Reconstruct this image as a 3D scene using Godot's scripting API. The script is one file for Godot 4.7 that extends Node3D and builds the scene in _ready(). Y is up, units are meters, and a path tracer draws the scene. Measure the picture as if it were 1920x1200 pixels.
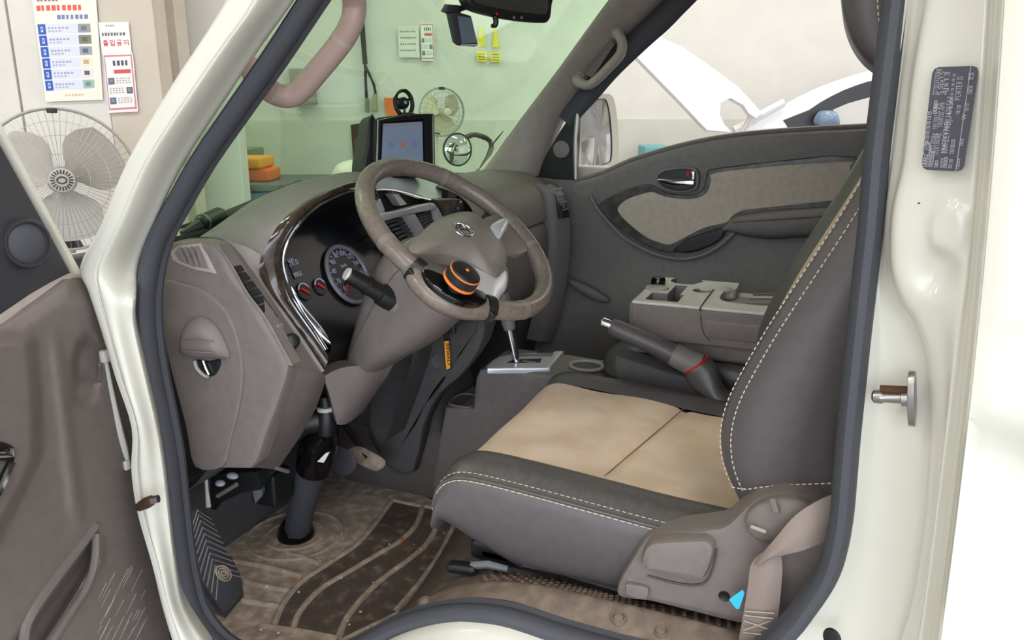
extends Node3D
# A small white truck cab seen through its open driver's door, parked in a workshop.
# x: towards the rear of the truck, y: up, z: towards the driver's side. Units are metres.

const FPX := 1500.0
var cam_at := Vector3(0.60, 1.58, 1.60)
var cam_yaw := deg_to_rad(22.4)
var cam_pitch := deg_to_rad(15.1)
var cf: Vector3
var cr: Vector3
var cu: Vector3
var flat_f: Vector3
var m := {}
var tex := {}
var wheel_c := Vector3(-0.006, 1.362, 0.37)
var wa: Vector3
var w1: Vector3
var w2: Vector3
var door_h := Vector3(-0.425, 0, 0.775)
var door_d: Vector3
var door_n: Vector3


func _ready() -> void:
	cf = Vector3(-sin(cam_yaw) * cos(cam_pitch), -sin(cam_pitch), -cos(cam_yaw) * cos(cam_pitch))
	cr = Vector3(cos(cam_yaw), 0, -sin(cam_yaw))
	cu = cr.cross(cf)
	flat_f = Vector3(-sin(cam_yaw), 0, -cos(cam_yaw))
	var cam := Camera3D.new()
	cam.name = "camera"
	cam.fov = rad_to_deg(2.0 * atan(600.0 / FPX))
	cam.transform = Transform3D(Basis(cr, cu, -cf), cam_at)
	cam.near = 0.02
	cam.far = 100.0
	add_child(cam)
	cam.current = true
	var env := Environment.new()
	var sky := Sky.new()
	var sm := ProceduralSkyMaterial.new()
	sm.sky_top_color = Color(0.78, 0.84, 0.93)
	sm.sky_horizon_color = Color(0.93, 0.95, 0.97)
	sm.ground_bottom_color = Color(0.55, 0.54, 0.52)
	sm.ground_horizon_color = Color(0.75, 0.75, 0.74)
	sm.sky_energy_multiplier = 1.0
	sky.sky_material = sm
	env.background_mode = Environment.BG_SKY
	env.sky = sky
	env.background_energy_multiplier = 5.5
	env.tonemap_mode = Environment.TONE_MAPPER_LINEAR
	env.tonemap_exposure = 1.0
	env.sdfgi_enabled = true
	env.ssao_enabled = true
	env.ssil_enabled = true
	var we := WorldEnvironment.new()
	we.name = "environment"
	we.environment = env
	add_child(we)
	setup_textures()
	setup_materials()
	wheel_frame()
	build_garage()
	build_truck_body()
	build_windshield()
	build_passenger_side()
	build_dashboard()
	build_centre()
	build_driver_door()
	build_column_and_wheel()
	build_floor()
	build_seat()
	build_small_things()
	build_background_things()
	for c in get_children():
		if c is Node3D and c.get_child_count() > 0 and not c is MeshInstance3D and not c is Camera3D:
			rebase(c)


# ---------- picking points: the ray of a photo pixel met with a plane of the truck ----------
func ray(px: float, py: float) -> Vector3:
	return cf + cr * ((px - 960.0) / FPX) - cu * ((py - 600.0) / FPX)


func Z(px: float, py: float, z: float) -> Vector3:
	var d := ray(px, py)
	return cam_at + d * ((z - cam_at.z) / d.z)


func X(px: float, py: float, x: float) -> Vector3:
	var d := ray(px, py)
	return cam_at + d * ((x - cam_at.x) / d.x)


func Y(px: float, py: float, y: float) -> Vector3:
	var d := ray(px, py)
	return cam_at + d * ((y - cam_at.y) / d.y)


func PL(px: float, py: float, p: Vector3, n: Vector3) -> Vector3:
	var d := ray(px, py)
	return cam_at + d * ((p - cam_at).dot(n) / d.dot(n))


func B(px: float, py: float, dist: float) -> Vector3:  # workshop planes, square to the line of sight
	return PL(px, py, cam_at + flat_f * dist, flat_f)


func Dr(px: float, py: float, off := 0.0) -> Vector3:  # plane of the open driver's door
	return PL(px, py, door_h + door_n * off, door_n)


func W(px: float, py: float, up: float) -> Vector3:  # plane of the steering wheel
	return PL(px, py, wheel_c + wa * up, wa)


func Zs(a: Array, z := 0.0) -> Array:
	var o := []
	for p in a:
		o.append(Z(p[0], p[1], p[2] if p.size() > 2 else z))
	return o


func Xs(a: Array, x := 0.0) -> Array:
	var o := []
	for p in a:
		o.append(X(p[0], p[1], p[2] if p.size() > 2 else x))
	return o


func Ys(a: Array, y := 0.0) -> Array:
	var o := []
	for p in a:
		o.append(Y(p[0], p[1], p[2] if p.size() > 2 else y))
	return o


func Ws(a: Array, up := 0.0) -> Array:
	var o := []
	for p in a:
		o.append(W(p[0], p[1], p[2] if p.size() > 2 else up))
	return o


func Drs(a: Array, off := 0.0) -> Array:
	var o := []
	for p in a:
		o.append(Dr(p[0], p[1], p[2] if p.size() > 2 else off))
	return o


func Bs(a: Array, dist: float) -> Array:
	var o := []
	for p in a:
		o.append(B(p[0], p[1], dist))
	return o


func moved(a: Array, v: Vector3) -> Array:
	var o := []
	for p in a:
		o.append(p + v)
	return o


func V(x: float, y: float, z: float) -> Vector3:
	return Vector3(x, y, z)


func curve(a: Array, n := 5, closed := false) -> Array:  # Catmull-Rom through the points
	var o := []
	var k := a.size()
	var segs := k if closed else k - 1
	for i in segs:
		var p0: Vector3 = a[(i - 1 + k) % k] if closed else a[maxi(i - 1, 0)]
		var p1: Vector3 = a[i]
		var p2: Vector3 = a[(i + 1) % k]
		var p3: Vector3 = a[(i + 2) % k] if closed else a[mini(i + 2, k - 1)]
		for j in n:
			var t := float(j) / n
			o.append(0.5 * (2.0 * p1 + (p2 - p0) * t + (2.0 * p0 - 5.0 * p1 + 4.0 * p2 - p3) * t * t + (3.0 * p1 - p0 - 3.0 * p2 + p3) * t * t * t))
	if not closed:
		o.append(a[k - 1])
	return o


func smooth_rings(rows: Array, n: int) -> Array:  # refine closed rings along their axis
	var k: int = rows[0].size()
	var cols := []
	for j in k:
		var c := []
		for r in rows:
			c.append(r[j])
		cols.append(curve(c, n))
	var o := []
	for i in cols[0].size():
		var r := []
		for c in cols:
			r.append(c[i])
		o.append(r)
	return o


func curve_rows(rows: Array, nu := 4, nv := 4) -> Array:  # refine a net of points both ways
	var a := []
	for r in rows:
		a.append(curve(r, nu))
	var cols := []
	for j in a[0].size():
		var c := []
		for r in a:
			c.append(r[j])
		cols.append(curve(c, nv))
	var o := []
	for i in cols[0].size():
		var r := []
		for c in cols:
			r.append(c[i])
		o.append(r)
	return o


# ---------- shapes: a soup of triangles, normals smoothed at commit ----------
class Soup:
	var t := PackedVector3Array()

	func tri(a: Vector3, b: Vector3, c: Vector3) -> void:
		t.push_back(a)
		t.push_back(b)
		t.push_back(c)

	func quad(a: Vector3, b: Vector3, c: Vector3, d: Vector3) -> void:
		tri(a, b, c)
		tri(a, c, d)

	func fix(from: int) -> Soup:
		var mid := Vector3.ZERO
		for i in range(from, t.size()):
			mid += t[i]
		mid /= maxf(1.0, t.size() - from)
		var v := 0.0
		for i in range(from, t.size(), 3):
			v += (t[i] - mid).dot((t[i + 1] - mid).cross(t[i + 2] - mid))
		if v > 0.0:
			for i in range(from, t.size(), 3):
				var s := t[i + 1]
				t[i + 1] = t[i + 2]
				t[i + 2] = s
		return self

	func net(rows: Array, close_u := false, close_v := false) -> void:
		var n := rows.size()
		for i in (n if close_v else n - 1):
			var a: Array = rows[i]
			var b: Array = rows[(i + 1) % n]
			var k := a.size()
			for j in (k if close_u else k - 1):
				var j2 := (j + 1) % k
				quad(a[j], a[j2], b[j2], b[j])

	func grid(rows: Array, close_u := false, close_v := false, caps := false) -> Soup:
		var from := t.size()
		net(rows, close_u, close_v)
		if caps:
			cap(rows[0], false)
			cap(rows[rows.size() - 1], true)
		return fix(from)

	func cap(r: Array, flip: bool) -> void:
		var mid := Vector3.ZERO
		for p in r:
			mid += p
		mid /= r.size()
		for j in r.size():
			var a: Vector3 = r[j]
			var b: Vector3 = r[(j + 1) % r.size()]
			if flip:
				tri(mid, a, b)
			else:
				tri(mid, b, a)

	func shell(rows: Array, off: Vector3) -> Soup:  # a sheet with thickness off
		var from := t.size()
		var back := []
		for r in rows:
			var q := []
			for p in r:
				q.append(p + off)
			back.append(q)
		net(rows)
		var n := rows.size()
		for i in n - 1:
			var k: int = rows[i].size()
			for j in k - 1:
				quad(back[i][j], back[i + 1][j], back[i + 1][j + 1], back[i][j + 1])
			quad(rows[i][0], rows[i + 1][0], back[i + 1][0], back[i][0])
			quad(rows[i + 1][k - 1], rows[i][k - 1], back[i][k - 1], back[i + 1][k - 1])
		var k0: int = rows[0].size()
		for j in k0 - 1:
			quad(rows[0][j + 1], rows[0][j], back[0][j], back[0][j + 1])
			quad(rows[n - 1][j], rows[n - 1][j + 1], back[n - 1][j + 1], back[n - 1][j])
		return fix(from)

	static func plane_of(pts: Array) -> Array:
		var nn := Vector3.ZERO
		var mid := Vector3.ZERO
		for i in pts.size():
			var a: Vector3 = pts[i]
			var b: Vector3 = pts[(i + 1) % pts.size()]
			nn += Vector3((a.y - b.y) * (a.z + b.z), (a.z - b.z) * (a.x + b.x), (a.x - b.x) * (a.y + b.y))
			mid += a
		nn = nn.normalized()
		var u := nn.cross(Vector3.UP if absf(nn.y) < 0.9 else Vector3.RIGHT).normalized()
		return [mid / pts.size(), u, nn.cross(u), nn]

	static func inset(pts: Array, d: float) -> Array:
		var f := plane_of(pts)
		var o := []
		var k := pts.size()
		for i in k:
			var p: Vector3 = pts[i]
			var e1: Vector3 = (p - pts[(i - 1 + k) % k]).normalized()
			var e2: Vector3 = (pts[(i + 1) % k] - p).normalized()
			var n1: Vector3 = f[3].cross(e1)
			var n2: Vector3 = f[3].cross(e2)
			var s := (n1 + n2)
			var l := maxf(s.length_squared(), 0.6)
			o.append(p + s * (2.0 * d / l))
		return o

	func poly(pts: Array, flip := false, ref: Array = []) -> void:
		if ref.is_empty():
			ref = pts
		var f := plane_of(ref)
		var p2 := PackedVector2Array()
		for p in ref:
			p2.append(Vector2((p - f[0]).dot(f[1]), (p - f[0]).dot(f[2])))
		var ix := Geometry2D.triangulate_polygon(p2)
		for i in range(0, ix.size(), 3):
			var a: Vector3 = pts[ix[i]]
			var b: Vector3 = pts[ix[i + 1]]
			var c: Vector3 = pts[ix[i + 2]]
			var ra: Vector3 = ref[ix[i]]
			var up: bool = (ref[ix[i + 1]] - ra).cross(ref[ix[i + 2]] - ra).dot(f[3]) > 0.0
			if up != flip:
				tri(a, b, c)
			else:
				tri(a, c, b)

	func slab(pts: Array, off: Vector3, bevel := 0.0) -> Soup:  # outline with a front face, depth and a rounded front edge
		var from := t.size()
		var rings := []
		var d := off.normalized()
		if bevel > 0.0:
			rings.append(Soup.inset(pts, bevel))
			var a := Soup.inset(pts, bevel * 0.3)
			var r1 := []
			var r2 := []
			for i in pts.size():
				r1.append(a[i] + d * bevel * 0.3)
				r2.append(pts[i] + d * bevel)
			rings.append(r1)
			rings.append(r2)
		else:
			rings.append(pts)
		var back := []
		for p in pts:
			back.append(p + off)
		rings.append(back)
		var same: bool = Soup.plane_of(pts)[3].dot(d) > 0.0
		poly(rings[0], same, pts)
		for i in rings.size() - 1:
			for j in pts.size():
				var j2 := (j + 1) % pts.size()
				if same:
					quad(rings[i][j], rings[i][j2], rings[i + 1][j2], rings[i + 1][j])
				else:
					quad(rings[i][j], rings[i + 1][j], rings[i + 1][j2], rings[i][j2])
		poly(back, not same)
		return fix(from)

	func ring_slab(outer: Array, inner: Array, off: Vector3) -> Soup:  # a frame between two outlines with as many points each
		var from := t.size()
		var rows := []
		for s in [[outer, Vector3.ZERO], [outer, off], [inner, off], [inner, Vector3.ZERO]]:
			var r := []
			for p in s[0]:
				r.append(p + s[1])
			rows.append(r)
		net(rows, true, true)
		return fix(from)

	func dome(pts: Array, up: Vector3, h: float, depth := 0.0, rings := 6, power := 0.0) -> Soup:  # a pillow over an outline
		var from := t.size()
		var mid := Vector3.ZERO
		for p in pts:
			mid += p
		mid /= pts.size()
		var rows := []
		if depth > 0.0:
			rows.append(pts.map(func(p): return p - up * depth))
		for i in rings + 1:
			var ang := PI * 0.5 * i / rings
			var k := maxf(cos(ang), 0.001)
			var hh := sin(ang) if power == 0.0 else 1.0 - pow(k, power)
			rows.append(pts.map(func(p): return mid + (p - mid) * k + up * h * hh))
		net(rows, true)
		cap(rows[0], false)
		return fix(from)

	func sweep(path: Array, section: Callable, n: int, up: Vector3, closed := false, caps := true) -> Soup:  # section(i, k) gives Vector2(side, up)
		var from := t.size()
		var rows := []
		var k := path.size()
		for i in k:
			var a: Vector3 = path[(i - 1 + k) % k] if closed else path[maxi(i - 1, 0)]
			var b: Vector3 = path[(i + 1) % k] if closed else path[mini(i + 1, k - 1)]
			var tan := (b - a).normalized()
			var side := tan.cross(up).normalized()
			var v := side.cross(tan)
			var r := []
			for j in n:
				var q: Vector2 = section.call(i, j)
				r.append(path[i] + side * q.x + v * q.y)
			rows.append(r)
		net(rows, true, closed)
		if caps and not closed:
			cap(rows[0], false)
			cap(rows[k - 1], true)
		return fix(from)

	func tube(path: Array, r: Variant, n := 10, closed := false) -> Soup:
		var from := t.size()
		var rows := []
		var k := path.size()
		var side := Vector3.ZERO
		for i in k:
			var a: Vector3 = path[(i - 1 + k) % k] if closed else path[maxi(i - 1, 0)]
			var b: Vector3 = path[(i + 1) % k] if closed else path[mini(i + 1, k - 1)]
			var tan := (b - a).normalized()
			if side == Vector3.ZERO:
				side = tan.cross(Vector3.UP if absf(tan.y) < 0.9 else Vector3.RIGHT).normalized()
			else:
				side = (side - tan * side.dot(tan)).normalized()
			var v := side.cross(tan)
			var q: float = r[i] if r is Array else r
			var row := []
			for j in n:
				var an := TAU * j / n
				row.append(path[i] + (side * cos(an) + v * sin(an)) * q)
			rows.append(row)
		net(rows, true, closed)
		if not closed:
			cap(rows[0], false)
			cap(rows[k - 1], true)
		return fix(from)

	func rbox(c: Vector3, s: Vector3, b: float, bs := Basis()) -> Soup:  # box with rounded edges
		var from := t.size()
		var h := s * 0.5
		b = minf(b, minf(h.x, minf(h.y, h.z)))
		for ax in 3:
			for sg in [-1.0, 1.0]:
				var u := (ax + 1) % 3
				var v := (ax + 2) % 3
				var cu := [-h[u], -h[u] + b * 0.4, -h[u] + b, h[u] - b, h[u] - b * 0.4, h[u]]
				var cv := [-h[v], -h[v] + b * 0.4, -h[v] + b, h[v] - b, h[v] - b * 0.4, h[v]]
				var rows := []
				for y in cv:
					var r := []
					for x in cu:
						var p := Vector3.ZERO
						p[ax] = sg * h[ax]
						p[u] = x
						p[v] = y
						var inn := Vector3(clampf(p.x, -h.x + b, h.x - b), clampf(p.y, -h.y + b, h.y - b), clampf(p.z, -h.z + b, h.z - b))
						if b > 0.0:
							p = inn + (p - inn).normalized() * b
						r.append(c + bs * p)
					rows.append(r)
				if sg > 0.0:
					rows.reverse()
				net(rows)
		return fix(from)

	func box(c: Vector3, s: Vector3) -> Soup:  # plain box of twelve triangles
		var from := t.size()
		var h := s * 0.5
		var p := []
		for i in 8:
			p.append(c + Vector3(h.x if i & 1 else -h.x, h.y if i & 2 else -h.y, h.z if i & 4 else -h.z))
		for f in [[0, 1, 3, 2], [5, 4, 6, 7], [4, 0, 2, 6], [1, 5, 7, 3], [2, 3, 7, 6], [4, 5, 1, 0]]:
			quad(p[f[0]], p[f[1]], p[f[2]], p[f[3]])
		return fix(from)

	func lathe(prof: Array, o: Vector3, axis: Vector3, n := 24) -> Soup:  # profile of Vector2(radius, height)
		var from := t.size()
		var a := axis.normalized()
		var u := a.cross(Vector3.UP if absf(a.y) < 0.9 else Vector3.RIGHT).normalized()
		var v := a.cross(u)
		var rows := []
		for p in prof:
			var r := []
			for j in n:
				var an := TAU * j / n
				r.append(o + a * p.y + (u * cos(an) + v * sin(an)) * maxf(p.x, 0.00001))
			rows.append(r)
		net(rows, true)
		cap(rows[0], false)
		cap(rows[rows.size() - 1], true)
		return fix(from)

	func ball(c: Vector3, r: Vector3, bs := Basis(), n := 16) -> Soup:
		var from := t.size()
		var rows := []
		for i in range(1, n / 2):
			var th := PI * i / (n / 2)
			var row := []
			for j in n:
				var an := TAU * j / n
				row.append(c + bs * (Vector3(sin(th) * cos(an), cos(th), sin(th) * sin(an)) * r))
			rows.append(row)
		net(rows, true)
		var top := c + bs * Vector3(0, r.y, 0)
		var bot := c - bs * Vector3(0, r.y, 0)
		for j in n:
			tri(top, rows[0][(j + 1) % n], rows[0][j])
			tri(bot, rows[rows.size() - 1][j], rows[rows.size() - 1][(j + 1) % n])
		return fix(from)


func mesh_of(s: Soup, at: Vector3, crease := 42.0) -> ArrayMesh:
	var t := s.t
	var nt := t.size() / 3
	var fn := PackedVector3Array()
	fn.resize(nt)
	var by := {}
	for i in nt:
		fn[i] = (t[i * 3 + 2] - t[i * 3]).cross(t[i * 3 + 1] - t[i * 3])
		for j in 3:
			var key := Vector3i((t[i * 3 + j] * 20000.0).round())
			if by.has(key):
				by[key].append(i)
			else:
				by[key] = [i]
	var lim := cos(deg_to_rad(crease))
	var nrm := PackedVector3Array()
	nrm.resize(t.size())
	for i in nt:
		var me := fn[i].normalized()
		for j in 3:
			var key := Vector3i((t[i * 3 + j] * 20000.0).round())
			var sum := Vector3.ZERO
			for q in by[key]:
				if fn[q].normalized().dot(me) > lim:
					sum += fn[q]
			nrm[i * 3 + j] = sum.normalized() if sum.length_squared() > 1e-30 else (me if me != Vector3.ZERO else Vector3.UP)
	var st := SurfaceTool.new()
	st.begin(Mesh.PRIMITIVE_TRIANGLES)
	for i in t.size():
		st.set_normal(nrm[i])
		st.add_vertex(t[i] - at)
	st.index()
	return st.commit()


func obj(called: String, s: Soup, material: Material, parent: Node = self, crease := 42.0) -> MeshInstance3D:
	var o := MeshInstance3D.new()
	o.name = called
	var at := Vector3.ZERO
	if parent == self and s.t.size():
		var box := AABB(s.t[0], Vector3.ZERO)
		for p in s.t:
			box = box.expand(p)
		at = Vector3(box.get_center().x, box.position.y, box.get_center().z)
	o.mesh = mesh_of(s, at, crease)
	o.position = at
	var q := parent
	while q != self and q is Node3D:
		o.position -= q.position
		q = q.get_parent()
	o.mesh.surface_set_material(0, material)
	parent.add_child(o, true)
	return o


func printed(called: String, c: Array, im: Image, parent: Node, rough := 0.6) -> MeshInstance3D:  # a flat print: corners top left, top right, bottom right, bottom left
	var st := SurfaceTool.new()
	st.begin(Mesh.PRIMITIVE_TRIANGLES)
	var uv := [Vector2(0, 0), Vector2(1, 0), Vector2(1, 1), Vector2(0, 1)]
	var nn: Vector3 = (c[3] - c[0]).cross(c[1] - c[0]).normalized()
	for i in [0, 1, 2, 0, 2, 3]:
		st.set_normal(nn)
		st.set_uv(uv[i])
		st.add_vertex(c[i])
	var mt := StandardMaterial3D.new()
	mt.albedo_texture = ImageTexture.create_from_image(im)
	mt.roughness = rough
	mt.cull_mode = BaseMaterial3D.CULL_DISABLED
	var o := MeshInstance3D.new()
	o.name = called
	o.mesh = st.commit()
	o.mesh.surface_set_material(0, mt)
	parent.add_child(o, true)
	return o


func text(called: String, words: String, at: Vector3, right: Vector3, up: Vector3, height: float, material: Material, parent: Node, width := 0.0, bold := false) -> MeshInstance3D:
	var f := SystemFont.new()
	f.font_names = PackedStringArray(["Droid Sans"])
	if bold:
		f.font_weight = 700
	var tm := TextMesh.new()
	tm.font = f
	tm.text = words
	tm.font_size = 48
	tm.pixel_size = height / 35.0
	tm.depth = 0.0004
	tm.horizontal_alignment = HORIZONTAL_ALIGNMENT_LEFT
	tm.vertical_alignment = VERTICAL_ALIGNMENT_BOTTOM
	tm.material = material
	var k := 1.0
	if width > 0.0:
		k = width / maxf(tm.get_aabb().size.x, 0.0001)
	var o := MeshInstance3D.new()
	o.name = called
	o.mesh = tm
	var r := right.normalized()
	var n := r.cross(up).normalized()
	var u := n.cross(r)
	o.transform = Transform3D(Basis(r * k, u, n), at)
	parent.add_child(o, true)
	return o


var names := {}


func thing(called: String, label: String, category: String, group := "") -> Node3D:
	var o := Node3D.new()
	var k: int = names.get(called, 0)
	names[called] = k + 1
	o.name = called if k == 0 else "%s_%03d" % [called, k]
	tag(o, label, category, group)
	add_child(o, true)
	return o


func single(called: String, s: Soup, material: Material, label: String, category: String, group := "") -> MeshInstance3D:
	var k: int = names.get(called, 0)
	names[called] = k + 1
	var o := obj(called if k == 0 else "%s_%03d" % [called, k], s, material)
	tag(o, label, category, group)
	return o


func tag(o: Node, label: String, category: String, group := "") -> void:
	o.set_meta("label", label)
	o.set_meta("category", category)
	if group:
		o.set_meta("group", group)


func structure(o: Node) -> Node:
	o.set_meta("kind", "structure")
	return o


func stuff(o: Node) -> Node:
	o.set_meta("kind", "stuff")
	return o


func rebase(o: Node3D) -> void:  # put the node of a thing at its base
	var box := AABB()
	var first := true
	for q in o.find_children("*", "MeshInstance3D", true, false):
		var t: Transform3D = q.transform
		var p: Node = q.get_parent()
		while p != o:
			t = p.transform * t
			p = p.get_parent()
		var b: AABB = t * q.mesh.get_aabb()
		box = b if first else box.merge(b)
		first = false
	if first:
		return
	var at := Vector3(box.get_center().x, box.position.y, box.get_center().z)
	o.position = at
	for c in o.get_children():
		if c is Node3D:
			c.position -= at


# ---------- textures and materials ----------
func noise_tex(freq: float, type: int, size := 256, octaves := 4, ramp: Gradient = null, sd := 1) -> NoiseTexture2D:
	var n := FastNoiseLite.new()
	n.seed = sd
	n.noise_type = type
	n.frequency = freq
	n.fractal_octaves = octaves
	var t := NoiseTexture2D.new()
	t.width = size
	t.height = size
	t.seamless = true
	t.noise = n
	t.color_ramp = ramp
	return t


func ramp(stops: Array) -> Gradient:
	var g := Gradient.new()
	var off := PackedFloat32Array()
	var col := PackedColorArray()
	for s in stops:
		off.append(s[0])
		col.append(s[1])
	g.offsets = off
	g.colors = col
	return g


func setup_textures() -> void:
	tex.grain = noise_tex(0.09, FastNoiseLite.TYPE_CELLULAR, 512, 2, null, 3)
	tex.fine = noise_tex(0.25, FastNoiseLite.TYPE_SIMPLEX, 512, 2, null, 5)
	tex.mottle = noise_tex(0.012, FastNoiseLite.TYPE_SIMPLEX, 512, 5, ramp([[0.0, Color(0.93, 0.925, 0.92)], [0.5, Color(0.98, 0.98, 0.975)], [1.0, Color(1, 1, 1)]]), 7)
	tex.dust = noise_tex(0.014, FastNoiseLite.TYPE_SIMPLEX, 512, 6, ramp([[0.2, Color(0.58, 0.52, 0.465)], [0.45, Color(0.64, 0.575, 0.51)], [0.6, Color(0.67, 0.605, 0.54)], [0.8, Color(0.73, 0.67, 0.60)]]), 11)
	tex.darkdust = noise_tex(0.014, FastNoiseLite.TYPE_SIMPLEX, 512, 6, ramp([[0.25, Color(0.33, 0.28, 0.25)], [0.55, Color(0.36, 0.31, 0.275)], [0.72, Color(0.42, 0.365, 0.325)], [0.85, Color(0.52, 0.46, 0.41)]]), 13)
	tex.seat = noise_tex(0.008, FastNoiseLite.TYPE_SIMPLEX, 512, 5, ramp([[0.25, Color(0.955, 0.93, 0.89)], [0.5, Color(0.98, 0.965, 0.945)], [0.75, Color(1, 0.995, 0.98)]]), 17)
	tex.scuff = noise_tex(0.02, FastNoiseLite.TYPE_SIMPLEX, 512, 6, ramp([[0.3, Color(0.90, 0.89, 0.88)], [0.6, Color(0.96, 0.955, 0.95)], [0.8, Color(1, 1, 1)]]), 19)
	tex.plaster = noise_tex(0.02, FastNoiseLite.TYPE_SIMPLEX, 256, 4, ramp([[0.2, Color(0.975, 0.975, 0.97)], [0.8, Color(1, 1, 1)]]), 29)
	tex.wood = noise_tex(0.02, FastNoiseLite.TYPE_SIMPLEX, 256, 4, ramp([[0.3, Color(0.75, 0.72, 0.70)], [0.7, Color(1, 1, 1)]]), 23)


func mk(called: String, c: Color, rough: float, o := {}) -> StandardMaterial3D:
	var s := StandardMaterial3D.new()
	s.resource_name = called
	s.albedo_color = c
	s.roughness = rough
	s.metallic = o.get("metal", 0.0)
	s.metallic_specular = o.get("spec", 0.5)
	s.cull_mode = BaseMaterial3D.CULL_DISABLED
	if o.has("map"):
		s.albedo_texture = tex[o.map]
	if o.has("relief"):
		s.heightmap_enabled = true
		s.heightmap_texture = tex[o.relief]
		s.heightmap_scale = o.get("depth", 0.02)
	if o.has("map") or o.has("relief"):
		s.uv1_triplanar = true
		s.uv1_world_triplanar = true
		var k: float = o.get("scale", 4.0)
		s.uv1_scale = Vector3(k, k, k)
	if o.has("coat"):
		s.clearcoat_enabled = true
		s.clearcoat = o.coat
		s.clearcoat_roughness = o.get("coat_rough", 0.1)
	if o.has("sheen"):
		s.rim_enabled = true
		s.rim = o.sheen
		s.rim_tint = 0.5
	m[called] = s
	return s


func setup_materials() -> void:
	mk("paint", Color(0.86, 0.85, 0.80), 0.32, {"coat": 0.6, "coat_rough": 0.08})
	mk("rubber", Color(0.27, 0.275, 0.30), 0.62)
	mk("sail_black", Color(0.20, 0.20, 0.225), 0.5)
	mk("black", Color(0.10, 0.10, 0.105), 0.45)
	mk("gloss_black", Color(0.05, 0.05, 0.055), 0.12)
	mk("plastic", Color(0.475, 0.437, 0.422), 0.52, {"map": "mottle", "relief": "grain", "depth": 0.006, "scale": 5.0})
	mk("plastic_light", Color(0.68, 0.635, 0.605), 0.5, {"map": "mottle", "relief": "grain", "depth": 0.004, "scale": 5.0})
	mk("plastic_dark", Color(0.515, 0.485, 0.48), 0.52, {"map": "mottle", "relief": "grain", "depth": 0.006, "scale": 5.0})
	mk("pad_top", Color(0.53, 0.50, 0.48), 0.55, {"map": "mottle", "relief": "grain", "depth": 0.008, "scale": 5.0})
	mk("insert", Color(0.83, 0.76, 0.705), 0.75, {"map": "mottle", "relief": "fine", "depth": 0.004, "scale": 5.0})
	mk("trim_dark", Color(0.34, 0.315, 0.31), 0.3, {"map": "wood", "scale": 4.0})
	mk("bezel", Color(0.28, 0.235, 0.205), 0.14, {"map": "wood", "scale": 6.0, "coat": 0.5, "coat_rough": 0.05})
	mk("chrome", Color(0.86, 0.86, 0.87), 0.1, {"metal": 1.0})
	mk("steel", Color(0.62, 0.61, 0.60), 0.3, {"metal": 1.0})
	mk("silver", Color(0.84, 0.84, 0.85), 0.32, {"metal": 0.35})
	mk("rust", Color(0.45, 0.33, 0.20), 0.8, {"map": "dust", "scale": 20.0})
	mk("leather_dark", Color(0.35, 0.33, 0.335), 0.40, {"map": "mottle", "relief": "grain", "depth": 0.008, "scale": 6.0})
	mk("leather_worn", Color(0.35, 0.34, 0.33), 0.36, {"map": "scuff", "relief": "grain", "depth": 0.01, "scale": 6.0})
	mk("seat_beige", Color(0.875, 0.79, 0.70), 0.8, {"map": "seat", "relief": "fine", "depth": 0.004, "scale": 2.0, "sheen": 0.2})
	mk("thread", Color(0.80, 0.75, 0.66), 0.8)
	mk("rim_leather", Color(0.50, 0.455, 0.42), 0.27, {"map": "scuff", "relief": "grain", "depth": 0.004, "scale": 7.0})
	mk("hub", Color(0.50, 0.465, 0.435), 0.42, {"relief": "grain", "depth": 0.003, "scale": 7.0})
	mk("dust", Color(1, 1, 1), 0.92, {"map": "dust", "relief": "fine", "depth": 0.03, "scale": 3.4})
	mk("sill_brown", Color(0.70, 0.68, 0.67), 0.7, {"map": "dust", "relief": "fine", "depth": 0.02, "scale": 3.4})
	mk("seam_dark", Color(0.50, 0.42, 0.33), 0.8)
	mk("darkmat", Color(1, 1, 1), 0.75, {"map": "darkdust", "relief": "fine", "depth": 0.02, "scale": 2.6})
	mk("carpet", Color(0.40, 0.365, 0.345), 0.95, {"map": "mottle", "relief": "fine", "depth": 0.05, "scale": 3.0})
	mk("dark_inside", Color(0.34, 0.325, 0.325), 0.8, {"map": "mottle", "scale": 3.0})
	mk("console_grey", Color(0.82, 0.805, 0.77), 0.55, {"map": "mottle", "relief": "grain", "depth": 0.004, "scale": 5.0})
	mk("grab", Color(0.66, 0.565, 0.525), 0.42, {"relief": "grain", "depth": 0.004, "scale": 5.0})
	mk("belt", Color(0.56, 0.505, 0.47), 0.7, {"relief": "fine", "depth": 0.02, "scale": 8.0})
	mk("red", Color(0.80, 0.12, 0.10), 0.5)
	mk("needle", Color(0.95, 0.12, 0.14), 0.5)
	mk("orange", Color(0.95, 0.50, 0.22), 0.45)
	mk("yellow", Color(0.93, 0.62, 0.12), 0.6)
	mk("blue_tag", Color(0.20, 0.72, 0.85), 0.6)
	mk("gauge", Color(0.07, 0.075, 0.085), 0.35)
	mk("gauge_ring", Color(0.60, 0.60, 0.63), 0.35, {"metal": 0.3})
	mk("ink_light", Color(0.80, 0.79, 0.92), 0.6)
	mk("plate", Color(0.27, 0.265, 0.30), 0.5)
	mk("plate_ink", Color(0.66, 0.66, 0.68), 0.5)
	mk("wall_white", Color(0.86, 0.85, 0.835), 0.85, {"map": "plaster", "scale": 0.7})
	mk("wall_beige", Color(0.80, 0.765, 0.715), 0.85, {"map": "plaster", "scale": 0.7})
	mk("wall_lower", Color(0.80, 0.80, 0.765), 0.7, {"map": "plaster", "scale": 0.7})
	mk("ceiling", Color(0.86, 0.86, 0.85), 0.9)
	mk("concrete", Color(0.66, 0.65, 0.63), 0.5, {"map": "scuff", "scale": 0.5})
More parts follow.
